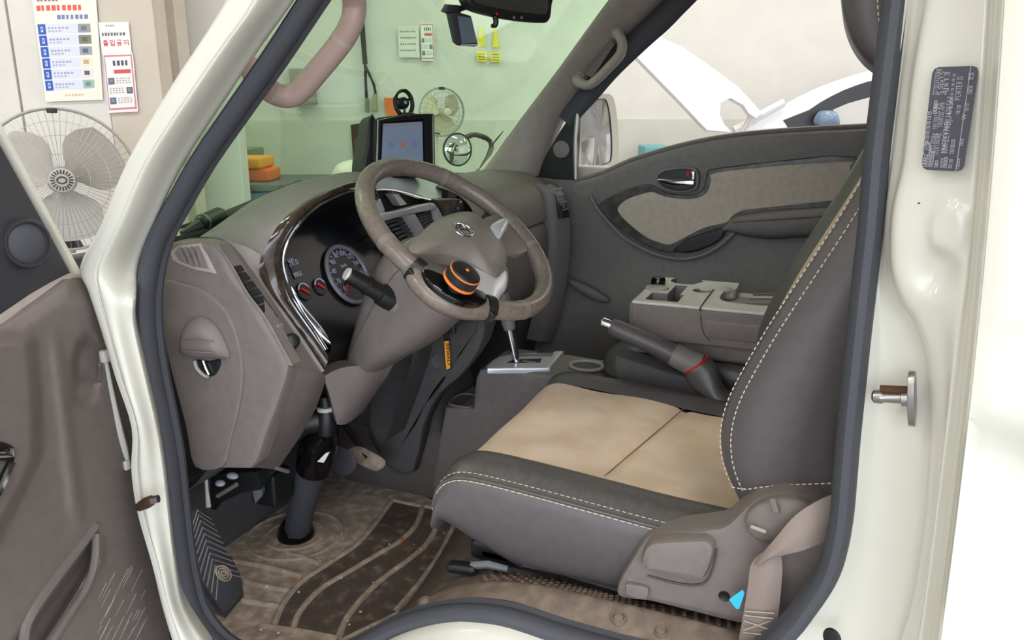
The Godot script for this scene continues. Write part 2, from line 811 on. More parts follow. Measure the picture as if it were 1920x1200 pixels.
	mk("car_white", Color(0.93, 0.93, 0.94), 0.25, {"coat": 0.8, "coat_rough": 0.05})
	mk("car_dark", Color(0.20, 0.20, 0.22), 0.4)
	mk("cable", Color(0.06, 0.07, 0.065), 0.6)
	mk("box_grey", Color(0.60, 0.57, 0.47), 0.6)
	mk("cabinet_green", Color(0.42, 0.50, 0.36), 0.6)
	mk("crate_orange", Color(0.90, 0.42, 0.12), 0.6)
	mk("bag_white", Color(0.86, 0.85, 0.80), 0.7)
	mk("bench_grey", Color(0.40, 0.42, 0.42), 0.6)
	mk("bench_blue", Color(0.45, 0.58, 0.68), 0.6)
	mk("teal", Color(0.42, 0.66, 0.68), 0.6)
	mk("car_mirror", Color(0.50, 0.57, 0.68), 0.15)
	mk("fan_pale", Color(0.80, 0.76, 0.66), 0.5)
	mk("paper", Color(0.92, 0.91, 0.88), 0.8)
	mk("sign_yellow", Color(0.92, 0.85, 0.10), 0.6)
	mk("fan_grey", Color(0.70, 0.68, 0.655), 0.5)
	mk("fan_wire", Color(0.62, 0.62, 0.61), 0.4, {"metal": 0.4})
	mk("mirror_glass", Color(0.93, 0.94, 0.95), 0.02, {"metal": 1.0})
	mk("screen", Color(0.42, 0.45, 0.50), 0.12)
	mk("crumb_white", Color(0.85, 0.80, 0.74), 0.8)
	mk("crumb_orange", Color(0.80, 0.35, 0.15), 0.8)
	var g := StandardMaterial3D.new()
	g.resource_name = "tinted_glass"
	g.albedo_color = Color(0.875, 1.0, 0.88, 0.0)
	g.roughness = 0.0
	g.refraction_enabled = true
	g.refraction_scale = 0.05
	g.transparency = BaseMaterial3D.TRANSPARENCY_ALPHA
	m.glass = g
	var c := StandardMaterial3D.new()
	c.resource_name = "clear_cover"
	c.albedo_color = Color(0.5, 0.5, 0.5, 0.06)
	c.roughness = 0.03
	c.transparency = BaseMaterial3D.TRANSPARENCY_ALPHA
	m.clear = c


func wheel_frame() -> void:
	var tau := 0.90
	var psi := 0.13
	wa = Vector3(cos(tau) * cos(psi), sin(tau), cos(tau) * sin(psi))
	w1 = wa.cross(Vector3.UP).normalized()
	w2 = w1.cross(wa)
	var al := deg_to_rad(75.0)
	door_d = Vector3(cos(al), 0, sin(al))
	door_n = Vector3(sin(al), 0, -cos(al))


# ---------- the workshop ----------
func at_b(lat: float, y: float, dist: float) -> Vector3:  # workshop axes: to the right, up, away from the viewer
	return Vector3(cam_at.x, 0, cam_at.z) + cr * lat + flat_f * dist + Vector3.UP * y


func bbox(lat: Vector2, y: Vector2, dist: Vector2, bevel := 0.0) -> Soup:
	var c := at_b((lat.x + lat.y) * 0.5, (y.x + y.y) * 0.5, (dist.x + dist.y) * 0.5)
	var s := Vector3(absf(lat.y - lat.x), absf(y.y - y.x), absf(dist.y - dist.x))
	return Soup.new().rbox(c, s, bevel, Basis(cr, Vector3.UP, -flat_f))


func lat_of(px: float, dist: float) -> float:
	return (B(px, 200, dist) - cam_at).dot(cr)


func build_garage() -> void:
	structure(obj("floor", bbox(Vector2(-7, 6.2), Vector2(-0.2, 0), Vector2(-4.2, 6.4)), m.concrete))
	structure(obj("ceiling", bbox(Vector2(-7, 6.2), Vector2(3.9, 4.1), Vector2(-4.2, 6.4)), m.ceiling))
	var wy := 1.475
	var back := obj("wall_back", bbox(Vector2(-7, 6.2), Vector2(wy, 3.9), Vector2(6.0, 6.2)), m.wall_white)
	structure(back)
	obj("painted_dado", bbox(Vector2(-7, 6.2), Vector2(0, wy), Vector2(5.985, 6.2)), m.wall_lower, back)
	structure(obj("wall_right", bbox(Vector2(6.0, 6.2), Vector2(0, 3.9), Vector2(-4.2, 6.2)), m.wall_white))
	structure(obj("wall_left", bbox(Vector2(-7.0, -6.8), Vector2(0, 3.9), Vector2(-4.2, 6.2)), m.wall_white))
	# the side behind the viewer: a wide opening to the yard
	var front := obj("wall_front", bbox(Vector2(-7, -3.6), Vector2(0, 3.9), Vector2(-4.2, -4.0)), m.wall_white)
	structure(front)
	obj("pier", bbox(Vector2(5.6, 6.2), Vector2(0, 3.9), Vector2(-4.2, -4.0)), m.wall_white, front)
	obj("lintel", bbox(Vector2(-3.6, 5.6), Vector2(3.5, 3.9), Vector2(-4.2, -4.0)), m.wall_white, front)
	structure(obj("ground", bbox(Vector2(-20, 20), Vector2(-0.25, -0.05), Vector2(-20, -4.2)), m.concrete))
	# the beige partition with the posters, in panels
	var d := 3.9
	var l0 := lat_of(40, d)
	var l1 := lat_of(306, d)
	var part := obj("wall_partition", bbox(Vector2(-6.8, l1), Vector2(0, 3.9), Vector2(d + 0.02, d + 0.14)), m.wall_beige)
	structure(part)
	obj("wall_panel", bbox(Vector2(-6.8, l0 - 0.006), Vector2(0, 3.9), Vector2(d, d + 0.02), 0.004), m.wall_white, part)
	obj("wall_panel", bbox(Vector2(l0 + 0.006, lat_of(205, d)), Vector2(0, 3.9), Vector2(d, d + 0.02), 0.004), m.wall_white, part)
	obj("wall_panel", bbox(Vector2(lat_of(205, d) + 0.002, l1), Vector2(0, 3.9), Vector2(d, d + 0.02), 0.004), m.wall_beige, part)
	var post := obj("wall_post", bbox(Vector2(lat_of(296, 4.25), lat_of(345, 4.25)), Vector2(0, 3.9), Vector2(4.25, 4.4), 0.004), m.wall_beige)
	structure(post)
	obj("wall_post_face", bbox(Vector2(lat_of(340, 4.5), lat_of(440, 4.5)), Vector2(0, 3.9), Vector2(4.5, 4.62), 0.004), m.wall_white, post)
	# ceiling lamps
	var glow := StandardMaterial3D.new()
	glow.resource_name = "lamp_glow"
	glow.albedo_color = Color(1, 1, 1)
	glow.emission_enabled = true
	glow.emission = Color(1.0, 0.98, 0.94)
	glow.emission_energy_multiplier = 4.0
	for i in 4:
		for j in 4:
			var lat: float = [-4.6, -2.2, 0.9, 3.8][i]
			var dist: float = [-2.4, -0.5, 2.4, 4.6][j]
			var t := thing("ceiling_lamp", "white fluorescent batten lamp on the workshop ceiling", "lamp", "ceiling batten lamps")
			obj("housing", bbox(Vector2(lat - 0.65, lat + 0.65), Vector2(3.83, 3.9), Vector2(dist - 0.09, dist + 0.09), 0.01), m.fan_grey, t)
			obj("tube", bbox(Vector2(lat - 0.6, lat + 0.6), Vector2(3.80, 3.83), Vector2(dist - 0.06, dist + 0.06), 0.01), glow, t)
			var li := AreaLight3D.new()
			li.name = "lamp_light"
			li.area_size = Vector2(1.2, 0.12)
			li.light_energy = 3.25
			li.light_color = Color(1.0, 0.98, 0.95)
			li.shadow_enabled = true
			li.area_range = 20.0
			li.area_attenuation = 2.0
			li.transform = Transform3D(Basis(cr, flat_f, Vector3.UP), at_b(lat, 3.79, dist))
			t.add_child(li, true)


# ---------- the truck's white shell and the door opening ----------
func build_truck_body() -> void:
	var t := thing("truck_cab", "white painted truck cab shell with open driver's doorway and black rubber door seal", "truck cab")
	# front pillar with the hinge face
	var rows := []
	for r in [[537, -200, 590, -200, 684, -200], [425, 0, 478, 0, 552, 0], [375, 80, 424, 78, 492, 84], [322, 160, 370, 155, 437, 165], [240, 300, 275, 300, 348, 300], [190, 420, 222, 420, 292, 415], [150, 500, 182, 500, 259, 505], [165, 545, 184, 550, 254, 560], [185, 605, 200, 605, 254, 610], [217, 707, 228, 707, 275, 707], [247, 800, 257, 800, 296, 800], [246, 880, 258, 880, 309, 880], [258, 960, 269, 960, 318, 960], [285, 1055, 296, 1055, 329, 1055], [305, 1140, 318, 1140, 346, 1140], [335, 1240, 350, 1240, 400, 1225]]:
		var o := Z(r[0], r[1], 0.80)
		var c := Z(r[2], r[3], 0.806)
		var i := Z(r[4], r[5], 0.735 if r[1] < 520 else 0.776)
		rows.append([o + V(-0.03, 0, -0.06), o, o.lerp(c, 0.8), c + V(-0.003, 0, -0.004), c.lerp(i, 0.12) + V(0.003, 0, 0.005), c.lerp(i, 0.4) + V(0.006, 0, 0.008), c.lerp(i, 0.75) + V(0.002, 0, 0.004), i, i + V(-0.03, 0, -0.03)])
	obj("front_pillar", Soup.new().grid(curve_rows(rows, 3, 4)), m.paint, t)
	# rear pillar and side panel
	rows = []
	for r in [[-460, 1752, 1806, 1890], [-150, 1715, 1755, 1890], [0, 1697, 1730, 1880], [150, 1679, 1706, 1868], [300, 1660, 1690, 1857], [400, 1652, 1670, 1852], [500, 1638, 1668, 1842], [560, 1633, 1684, 1838], [600, 1627, 1708, 1830], [660, 1623, 1728, 1822], [720, 1617, 1735, 1814], [800, 1609, 1738, 1808], [900, 1600, 1732, 1797], [975, 1590, 1726, 1785], [1055, 1572, 1714, 1776], [1107, 1550, 1705, 1768], [1150, 1522, 1695, 1764], [1200, 1484, 1680, 1760], [1320, 1400, 1650, 1745]]:
		var y: float = r[0]
		var s: float = r[1]
		var g: float = r[2]
		var p := panel_px(y)
		var w := 0.5 if y < 450 else 0.7
		rows.append([Z(s - 14, y, 0.70), Z(s, y, 0.722), Z(lerpf(s, g, 0.3), y, 0.716), Z(lerpf(s, g, w), y, 0.722), Z(g, y, 0.734), Z(g + 12, y, 0.752), Z(lerpf(g, p, 0.45), y, 0.766), Z(p - 36, y, 0.778), Z(p - 20, y, 0.776), Z(p - 8, y, 0.778), Z(p - 2, y, 0.812), Z(p + 4, y, 0.83)])
	var jamb := curve_rows(rows, 6, 10)
	var dent := Z(1756, 506, 0.76)
	var boss := Z(1778, 430, 0.77)
	for r in jamb:
		for j in r.size():
			var p: Vector3 = r[j]
			p += V(0.5, 0, -0.8) * 0.010 * (1.0 - smoothstep(0.2, 1.0, ((p - dent) * V(1, 0.8, 0.7)).length() / 0.026))
			p -= V(0.5, 0, -0.8) * 0.005 * (1.0 - smoothstep(0.5, 1.0, ((p - boss) * V(1, 0.6, 0.7)).length() / 0.020))
			r[j] = p
	obj("rear_pillar", Soup.new().grid(jamb), m.paint, t)
	obj("paint_chip", Soup.new().ball(Z(1723, 381, 0.7665), V(0.0013, 0.0007, 0.0006), Basis(V(0, 0, 1), 0.5), 8), m.black, t)
	# outer side panel behind the door, with a body crease and a shallow dish
	var prow := []
	var cen := Z(1800, 1000, 0.83)
	for i in 61:
		var row := []
		for j in 31:
			var k := float(j) / 30.0
			var yy := lerpf(-460, 1320, float(i) / 60.0)
			var e := Z(panel_px(yy) + 2.0, yy, 0.832)
			e.x = lerpf(e.x, 1.15, k)
			var z := 0.832
			var hs := smoothstep(1.385, 1.40, e.y)
			z -= 0.006 * (1.0 - hs) * smoothstep(0.0, 0.1, k)
			var dd := Vector2(e.x - cen.x, e.y - cen.y).length()
			z -= 0.022 * (1.0 - smoothstep(0.075, 0.125, dd))
			if j == 0:
				z = 0.825
			row.append(Vector3(e.x, e.y, z))
		prow.append(row)
	obj("side_panel", Soup.new().shell(prow, V(0, 0, -0.02)), m.paint, t)
	# sill
	var edge := curve(Zs([[380, 1205], [440, 1245], [520, 1265], [620, 1250], [690, 1218], [740, 1190], [790, 1170], [850, 1157], [900, 1158], [960, 1168], [1060, 1202], [1200, 1240], [1400, 1290], [1450, 1300]], 0.742), 3)
	var sill := [moved(edge, V(0, -0.01, -0.03)), edge, moved(edge, V(0, -0.008, 0.025)), moved(edge, V(0, -0.03, 0.06)), moved(edge, V(0, -0.12, 0.075)), moved(edge, V(0, -0.30, 0.06))]
	obj("sill", Soup.new().grid(sill), m.paint, t)
	# rubber weather strip all round the opening
	var seal_px := [[700, -170, 0.715], [640, -85, 0.718], [582, 0, 0.72], [508, 112, 0.722], [438, 212, 0.724], [374, 305, 0.726], [324, 392, 0.728], [292, 455, 0.73], [276, 525, 0.732], [273, 600, 0.732], [284, 690, 0.732], [304, 790, 0.732], [318, 870, 0.732], [327, 950, 0.732], [338, 1040, 0.733], [349, 1100, 0.733], [368, 1158, 0.734], [410, 1210, 0.735], [470, 1242, 0.735], [540, 1252, 0.735], [620, 1235, 0.735], [690, 1203, 0.735], [740, 1177, 0.735], [790, 1160, 0.735], [850, 1150, 0.735], [905, 1151, 0.735], [960, 1160, 0.735], [1060, 1192, 0.735], [1200, 1230, 0.735], [1330, 1250, 0.735], [1415, 1235, 0.733], [1478, 1182, 0.73], [1515, 1135, 0.728], [1545, 1090, 0.727], [1563, 1045, 0.726], [1577, 975, 0.725], [1584, 900, 0.724], [1590, 825, 0.723], [1602, 705, 0.722], [1613, 600, 0.72], [1623, 510, 0.718], [1633, 420, 0.717], [1643, 300, 0.715], [1654, 205, 0.714], [1666, 110, 0.712], [1680, 0, 0.71], [1700, -160, 0.708]]
	var path := curve(Zs(seal_px), 3)
	var sec := func(_i, j):
		var a: float = TAU * j / 10.0
		return Vector2(cos(a) * 0.0125, sin(a) * 0.016)
	var seal := obj("door_seal", Soup.new().sweep(path, sec, 10, V(0, 0, 1)), m.rubber, t)
	obj("seal_lip", Soup.new().tube(moved(path, V(0, 0, -0.018)), 0.0115, 8), m.rubber, seal)
	# inner trim strip beside the seal on the front pillar
	var strip := curve(Zs([[303, 470, 0.70], [291, 530, 0.70], [289, 600, 0.70], [298, 690, 0.70], [318, 790, 0.70], [333, 870, 0.70], [343, 950, 0.70], [356, 1040, 0.70], [368, 1100, 0.70], [392, 1160, 0.70], [425, 1200, 0.70]]), 3)
	obj("pillar_trim", Soup.new().tube(strip, 0.009, 8), m.plastic, t)
	# rusty check bolt on the hinge face
	var bolt := obj("hinge_bolt", Soup.new().tube([Z(262, 950, 0.812), Z(275, 943, 0.83), Z(284, 938, 0.832)], [0.007, 0.0085, 0.0075], 10), m.rust, t)
	obj("bolt_head", Soup.new().tube([Z(284, 938, 0.832), Z(297, 935, 0.828)], 0.006, 8), m.steel, bolt)
	# door striker
	var ax := (Z(1655, 744, 0.747) - Z(1712, 748, 0.752)).normalized()
	var o0 := Z(1712, 748, 0.752)
	var disc := Soup.new()
	var ring := []
	var upv := (Vector3.UP - ax * ax.dot(Vector3.UP)).normalized()
	var sdv := ax.cross(upv)
	for k in 20:
		var a := TAU * k / 20.0
		ring.append(o0 + upv * cos(a) * 0.029 + sdv * sin(a) * 0.013)
	disc.slab(moved(ring, ax * 0.004), -ax * 0.006, 0.001)
	var st := obj("striker_plate", disc, m.steel, t)
	obj("striker_pin", Soup.new().tube([o0, o0 + ax * 0.01, o0 + ax * 0.011, o0 + ax * 0.026, o0 + ax * 0.029, o0 + ax * 0.036, o0 + ax * 0.038], [0.0085, 0.0085, 0.0058, 0.0058, 0.0075, 0.007, 0.004], 12), m.steel, st)
	obj("striker_guide", Soup.new().tube([o0 + upv * 0.008, o0 + upv * 0.0075 + ax * 0.03], [0.0052, 0.0048], 8), m.rust, st)
	# drain plug at the foot of the pillar
	obj("drain_plug", Soup.new().lathe([Vector2(0.0, 0.004), Vector2(0.009, 0.003), Vector2(0.011, 0.0)], Z(1560, 1196, 0.752), V(-0.5, 0.2, 0.9)), m.black, t)
	# roof, rear bulkhead, far pillar, floor and firewall close the cab
	obj("roof", Soup.new().rbox(V(0.44, 1.99, 0), V(1.15, 0.04, 1.52), 0.018), m.paint, t)
	obj("headliner", Soup.new().rbox(V(0.44, 1.958, 0), V(1.05, 0.016, 1.38), 0.006), m.plastic_light, t)
	obj("rear_bulkhead", Soup.new().rbox(V(0.98, 1.38, 0), V(0.03, 1.2, 1.46), 0.01), m.plastic_dark, t)
	obj("far_rear_pillar", Soup.new().rbox(V(0.85, 1.38, -0.745), V(0.26, 1.2, 0.05), 0.01), m.plastic_dark, t)
	obj("floor_pan", Soup.new().rbox(V(-0.18, 0.63, 0), V(0.74, 0.03, 1.44), 0.005), m.dark_inside, t)
	obj("firewall", Soup.new().rbox(V(-0.56, 0.98, 0), V(0.03, 0.72, 1.44), 0.005), m.dark_inside, t)
	obj("front_panel", Soup.new().rbox(V(-0.62, 0.95, 0), V(0.06, 0.76, 1.56), 0.025), m.paint, t)
	obj("seat_platform", Soup.new().rbox(V(0.57, 0.76, -0.02), V(0.8, 0.26, 1.42), 0.015), m.dark_inside, t)
	obj("far_side_panel", Soup.new().rbox(V(-0.44, 0.97, -0.735), V(0.34, 0.80, 0.03), 0.008), m.dark_inside, t)
	obj("far_front_pillar", Soup.new().tube(curve([V(-0.47, 1.33, -0.72), V(-0.2, 1.63, -0.71), V(0.12, 1.97, -0.66)], 4), 0.035, 8), m.paint, t)
	# maker's label stuck on the rear pillar
	build_label(t)


func panel_px(y: float) -> float:  # front edge of the side panel
	return 1880.0 - 0.06 * y - 0.0000333 * y * y


func build_label(t: Node3D) -> void:
	var c := [Z(1749, 126, 0.775), Z(1836, 123, 0.787), Z(1806, 322, 0.788), Z(1727, 318, 0.776)]
	var pts := []
	for i in 4:
		var a: Vector3 = c[i]
		var b: Vector3 = c[(i + 3) % 4]
		var d: Vector3 = c[(i + 1) % 4]
		pts.append(a + (b - a).normalized() * 0.005)
		pts.append(a + (b - a).normalized() * 0.0015 + (d - a).normalized() * 0.0015)
		pts.append(a + (d - a).normalized() * 0.005)
	var nn: Vector3 = (c[3] - c[0]).cross(c[1] - c[0]).normalized()
	var lab := obj("data_label", Soup.new().slab(pts, -nn * 0.0008 if nn.z > 0 else nn * 0.0008), m.plate, t)
	lab.set_meta("label", "dark grey data label with pale printed lines")
	var n := nn if nn.z > 0 else -nn
	var across: Vector3 = (c[1] - c[0])  # the lines of text stand side by side along this
	var along: Vector3 = (c[0] - c[3])  # and run upwards
	var wl := along.length()
	# text, or a number of small square syllable blocks where the print is too small to read
	var lines := [[0.06, 0.03, 3, 0.10, 0.8], [0.06, 0.26, 7, 0.33, 0.8], [0.15, 0.03, 4, 0.11, 0.8], [0.15, 0.19, "2017", 0.09, 1.05], [0.17, 0.55, 4, 0.13, 0.8], [0.17, 0.73, "3270(3325)kg", 0.25, 0.9], [0.24, 0.03, 5, 0.15, 0.8], [0.26, 0.14, "1265(1305)kg", 0.22, 0.95], [0.27, 0.40, "195/70R15C-8PR", 0.25, 0.95], [0.28, 0.73, "5.5Jx15", 0.22, 0.9], [0.36, 0.14, "1355(1360)kg", 0.22, 0.95], [0.38, 0.42, "145R13C-8PR", 0.24, 0.95], [0.39, 0.73, "4Jx13", 0.22, 0.9], [0.36, 0.03, 2, 0.07, 0.8], [0.47, 0.03, 3, 0.10, 0.6], [0.48, 0.20, 8, 0.30, 0.6], [0.50, 0.55, 9, 0.40, 0.6], [0.57, 0.03, 3, 0.11, 0.8], [0.58, 0.17, "KMFZCY7KBJU476561", 0.54, 1.25], [0.69, 0.03, 2, 0.10, 0.8], [0.69, 0.17, 3, 0.15, 0.9], [0.70, 0.55, 2, 0.10, 0.8], [0.71, 0.68, "PORTER II", 0.22, 1.15], [0.86, 0.03, 3, 0.10, 0.7], [0.87, 0.25, 2, 0.07, 0.7], [0.88, 0.50, "W", 0.05, 0.8], [0.88, 0.58, 2, 0.08, 0.7], [0.90, 0.74, 2, 0.08, 0.8], [0.91, 0.87, "ES", 0.06, 0.95]]
	var ah := along.normalized()
	var ch := across.normalized()
	for l in lines:
		var at: Vector3 = c[3] + (c[2] - c[3]) * (l[0] + 0.045) + along * l[1] + n * 0.0004
		at += ((c[1] - c[0]) - (c[2] - c[3])) * l[0] * l[1]
		if l[2] is String:
			text("lettering", l[2], at, along, -across, 0.0042 * l[4], m.plate_ink, lab, wl * l[3])
		else:
			var sp := Soup.new()
			var g: float = 0.0040 * l[4]
			for k in l[2]:
				var q: Vector3 = at + along * (l[3] * k / l[2])
				for s in [[0.0, 0.1, 0.62, 0.22], [0.0, 0.1, 0.14, 0.95], [0.0, 0.80, 0.62, 0.95], [0.75, 0.0, 0.92, 1.0], [0.48, 0.1, 0.62, 0.95]]:
					var c4 := [q + ah * g * s[0] - ch * g * s[1], q + ah * g * s[2] - ch * g * s[1], q + ah * g * s[2] - ch * g * s[3], q + ah * g * s[0] - ch * g * s[3]]
					sp.slab(moved(c4, n * 0.0003), -n * 0.0003)
			stuff(obj("lettering", sp, m.plate_ink, lab))
	var el := []
	for k in 16:
		el.append(c[3].lerp(c[2], 0.085) + along * 0.205 + n * 0.0005 + ah * cos(TAU * k / 16.0) * 0.0055 + ch * sin(TAU * k / 16.0) * 0.003)
	obj("maker_emblem", Soup.new().tube(el, 0.0004, 6, true), m.plate_ink, lab)
	obj("rule_line", Soup.new().tube([c[3].lerp(c[2], 0.83) + n * 0.0003, c[0].lerp(c[1], 0.83) + n * 0.0003], 0.0004, 6), m.plate_ink, lab)


func build_windshield() -> void:
	var t := thing("windshield", "green tinted windshield glass in a black rubber surround", "windshield")
	var rows := []
	var edge_lo := []
	var edge_hi := []
	for i in 61:
		var z := lerpf(0.70, -0.70, i / 60.0)
		var k := 1.0 - pow(absf(z) / 0.70, 2.2)
		var row := []
		for j in 25:
			var s := j / 24.0
			var y := lerpf(1.345, 1.955, s)
			var zz := z * lerpf(1.0, 0.93, s)
			row.append(Vector3(-0.455 - 0.10 * k + lerpf(0.0, 0.52, s) + 0.012 * sin(PI * s) * -1.0, y, zz))
		rows.append(row)
		edge_lo.append(row[0])
		edge_hi.append(row[24])
	obj("glass_pane", Soup.new().shell(rows, V(-0.004, 0.003, 0)), m.glass, t, 60)
	obj("lower_rubber", Soup.new().tube(edge_lo, 0.008, 8), m.rubber, t)
	obj("upper_rubber", Soup.new().tube(edge_hi, 0.010, 8), m.rubber, t)
	obj("side_rubber", Soup.new().tube(rows[60], 0.008, 8), m.black, t)
	obj("side_rubber", Soup.new().tube(rows[0], 0.010, 8), m.black, t)


# ---------- the far side: pillar trim, passenger door, mirror ----------
func build_passenger_side() -> void:
	# windscreen pillar trim
	var t := thing("pillar_cover", "taupe plastic windshield pillar cover on the far side of the cab", "pillar trim")
	var l := Zs([[1290, -190, -0.60], [1142, 0, -0.62], [1052, 123, -0.64], [960, 245, -0.66], [927, 292, -0.65], [903, 325, -0.63]])
	var r := Zs([[1400, -190, -0.66], [1236, 0, -0.69], [1152, 85, -0.70], [1085, 168, -0.70], [1040, 235, -0.70], [1003, 330, -0.69]])
	var rows := []
	for i in l.size():
		rows.append([l[i] + V(-0.01, 0, -0.04), l[i], l[i].lerp(r[i], 0.3) + V(0.004, 0, 0.018), l[i].lerp(r[i], 0.7) + V(0.004, 0, 0.018), r[i], r[i] + V(0.01, 0, -0.04)])
	obj("cover", Soup.new().grid(curve_rows(rows, 4, 4)), m.plastic_light, t)
	obj("cover_foot", Soup.new().slab(Zs([[890, 316], [940, 312], [1006, 322], [1084, 334], [1090, 352], [1086, 430], [1030, 430], [1010, 360], [900, 340]], -0.712), V(0, 0, -0.03), 0.004), m.plastic_dark, t)
	# its grab handle
	t = thing("grab_handle", "taupe loop grab handle on the far windshield pillar", "grab handle", "cab grab handles")
	var p := curve(Zs([[1148, 60, -0.675], [1157, 62, -0.645], [1166, 78, -0.63], [1163, 102, -0.63], [1140, 128, -0.632], [1116, 152, -0.635], [1100, 160, -0.638], [1086, 154, -0.65], [1080, 140, -0.68]]), 5)
	var rad := []
	for i in p.size():
		rad.append(0.0135 if i > 6 and i < p.size() - 7 else 0.017)
	obj("grip", Soup.new().tube(p, rad, 12), m.plastic_light, t)
	obj("foot", Soup.new().ball(Z(1148, 58, -0.668), V(0.022, 0.022, 0.02)), m.plastic_light, t)
	obj("foot", Soup.new().ball(Z(1083, 143, -0.675), V(0.022, 0.022, 0.02)), m.plastic_light, t)
	obj("backing_plate", Soup.new().slab(Zs([[1140, 70], [1152, 82], [1110, 146], [1094, 140]], -0.672), V(0, 0, -0.012), 0.003), m.plastic, t)

	# passenger door
	t = thing("passenger_door", "dark grey passenger door with taupe insert panel and chrome handle", "car door")
	var z := -0.70
	var top := Zs([[1078, 338], [1128, 324], [1180, 301], [1256, 277], [1330, 260], [1400, 250], [1500, 242], [1600, 237], [1650, 235], [1760, 236]], z)
	var topc := curve(top, 4)
	var bot := []
	for i in topc.size():
		var k := float(i) / (topc.size() - 1)
		bot.append(V(lerpf(-0.30, 0.74, k), 0.64, z + 0.0))
	var drow := []
	for s in [[0.0, -0.045, 0.006], [0.0, -0.02, 0.0], [0.012, 0.0, 0.0], [0.03, 0.004, 0.0], [0.07, 0.002, 0.0], [0.2, -0.012, 0.0], [0.35, -0.02, 0.0], [0.45, -0.01, 0.0], [0.56, 0.02, 0.0], [0.75, 0.03, 0.0], [1.0, 0.02, 0.0]]:
		var row := []
		for i in topc.size():
			var q: Vector3 = topc[i].lerp(bot[i], s[0])
			row.append(q + V(0, -s[2], s[1]))
		drow.append(row)
	obj("door_panel", Soup.new().shell(curve_rows(drow, 1, 2), V(0, 0, -0.02)), m.plastic_dark, t)
	obj("door_skin", Soup.new().rbox(V(0.20, 1.0, -0.785), V(1.1, 0.80, 0.03), 0.01), m.paint, t)
	var edge := moved(topc, V(0, -0.002, -0.012))
	obj("belt_moulding", Soup.new().tube(edge, 0.008, 8), m.plastic, t)
	# big dark surround and the cloth insert
	var sur := curve(Zs([[1122, 384], [1150, 366], [1190, 350], [1216, 346], [1232, 352], [1250, 362], [1290, 366], [1312, 360], [1322, 344], [1326, 322], [1340, 316], [1440, 304], [1604, 294], [1604, 360], [1590, 382], [1510, 394], [1400, 404], [1376, 420], [1330, 436], [1290, 462], [1262, 474], [1230, 468], [1190, 448], [1150, 420], [1130, 400]], z + 0.006), 3, true)
	obj("insert_surround", Soup.new().slab(sur, V(0, 0, -0.02), 0.003), m.trim_dark, t)
	var ins := curve(Zs([[1159, 388], [1177, 373], [1218, 360], [1234, 364], [1255, 370], [1290, 373], [1316, 368], [1328, 355], [1333, 336], [1338, 325], [1435, 313], [1592, 302], [1596, 310], [1592, 350], [1580, 372], [1515, 382], [1440, 390], [1396, 395], [1375, 404], [1362, 418], [1320, 428], [1285, 446], [1258, 459], [1240, 457], [1210, 445], [1176, 418], [1160, 400]], z + 0.010), 3, true)
	obj("cloth_insert", Soup.new().slab(ins, V(0, 0, -0.014), 0.004), m.insert, t)
	var rim := curve(Zs([[1106, 366], [1118, 388], [1138, 414], [1168, 444], [1204, 466], [1240, 480], [1280, 486], [1318, 478], [1350, 460], [1376, 436]], z + 0.010), 4)
	obj("bolster_ridge", Soup.new().tube(rim, 0.006, 8), m.plastic_dark, t)
	# pull cup and armrest
	var cup := curve(Zs([[1262, 470], [1290, 448], [1330, 434], [1360, 428], [1352, 448], [1330, 462], [1296, 474]], z + 0.014), 3, true)
	obj("pull_cup", Soup.new().slab(cup, V(0, 0, -0.02), 0.004), m.black, t)
	var arm := []
	for a in [[1340, 440, -0.70], [1362, 420, -0.685], [1384, 408, -0.665], [1440, 402, -0.65], [1520, 397, -0.648], [1600, 391, -0.648], [1680, 389, -0.648]]:
		var q := Z(a[0], a[1], a[2])
		var f := clampf((a[0] - 1340.0) / 60.0, 0.05, 1.0)
		arm.append([q + V(0, 0.006 * f, -0.05), q + V(0, 0.004 * f, -0.012), q + V(0, -0.006 * f, 0.0), q + V(0, -0.03 * f, 0.003), q + V(0, -0.06 * f, -0.008), q + V(0, -0.075 * f, -0.05)])
	obj("armrest", Soup.new().grid(curve_rows(arm, 3, 4)), m.plastic_dark, t)
	var hl := []
	for a in [[1374, 416, -0.668], [1440, 411, -0.644], [1520, 406, -0.641], [1600, 400, -0.641], [1680, 398, -0.641]]:
		hl.append(Z(a[0], a[1], a[2]))
	obj("armrest_edge", Soup.new().tube(curve(hl, 3), 0.004, 8), m.plastic, t)
	# inside handle
	var bez := curve(Zs([[1228, 336], [1236, 320], [1262, 314], [1296, 314], [1309, 322], [1310, 344], [1302, 358], [1270, 362], [1240, 354]], z + 0.016), 3, true)
	obj("handle_bezel", Soup.new().slab(bez, V(0, 0, -0.02), 0.004), m.plastic_dark, t)
	var cupi := curve(Zs([[1232, 336], [1240, 323], [1264, 317], [1294, 317], [1304, 324], [1304, 346], [1296, 355], [1268, 358], [1242, 350]], z + 0.018), 3, true)
	obj("handle_recess", Soup.new().slab(cupi, V(0, 0, -0.016), 0.003), m.black, t)
	var lev := curve(Zs([[1234, 335], [1260, 336], [1298, 337], [1304, 342], [1300, 349], [1262, 348], [1238, 342]], z + 0.026), 3, true)
	obj("handle_lever", Soup.new().dome(lev, V(0, 0, 1), 0.006, 0.006), m.chrome, t)
	obj("lock_knob", Soup.new().rbox(Z(1299, 329, z + 0.026), V(0.014, 0.026, 0.012), 0.004), m.chrome, t)
	obj("lock_mark", Soup.new().rbox(Z(1290, 326, z + 0.022), V(0.008, 0.014, 0.006), 0.002), m.red, t)
	obj("lower_pocket", Soup.new().dome(curve(Zs([[1062, 522], [1090, 530], [1120, 545], [1142, 562], [1130, 568], [1100, 556], [1075, 540]], z + 0.03), 3, true), V(0, 0, 1), 0.012, 0.01), m.plastic_dark, t)
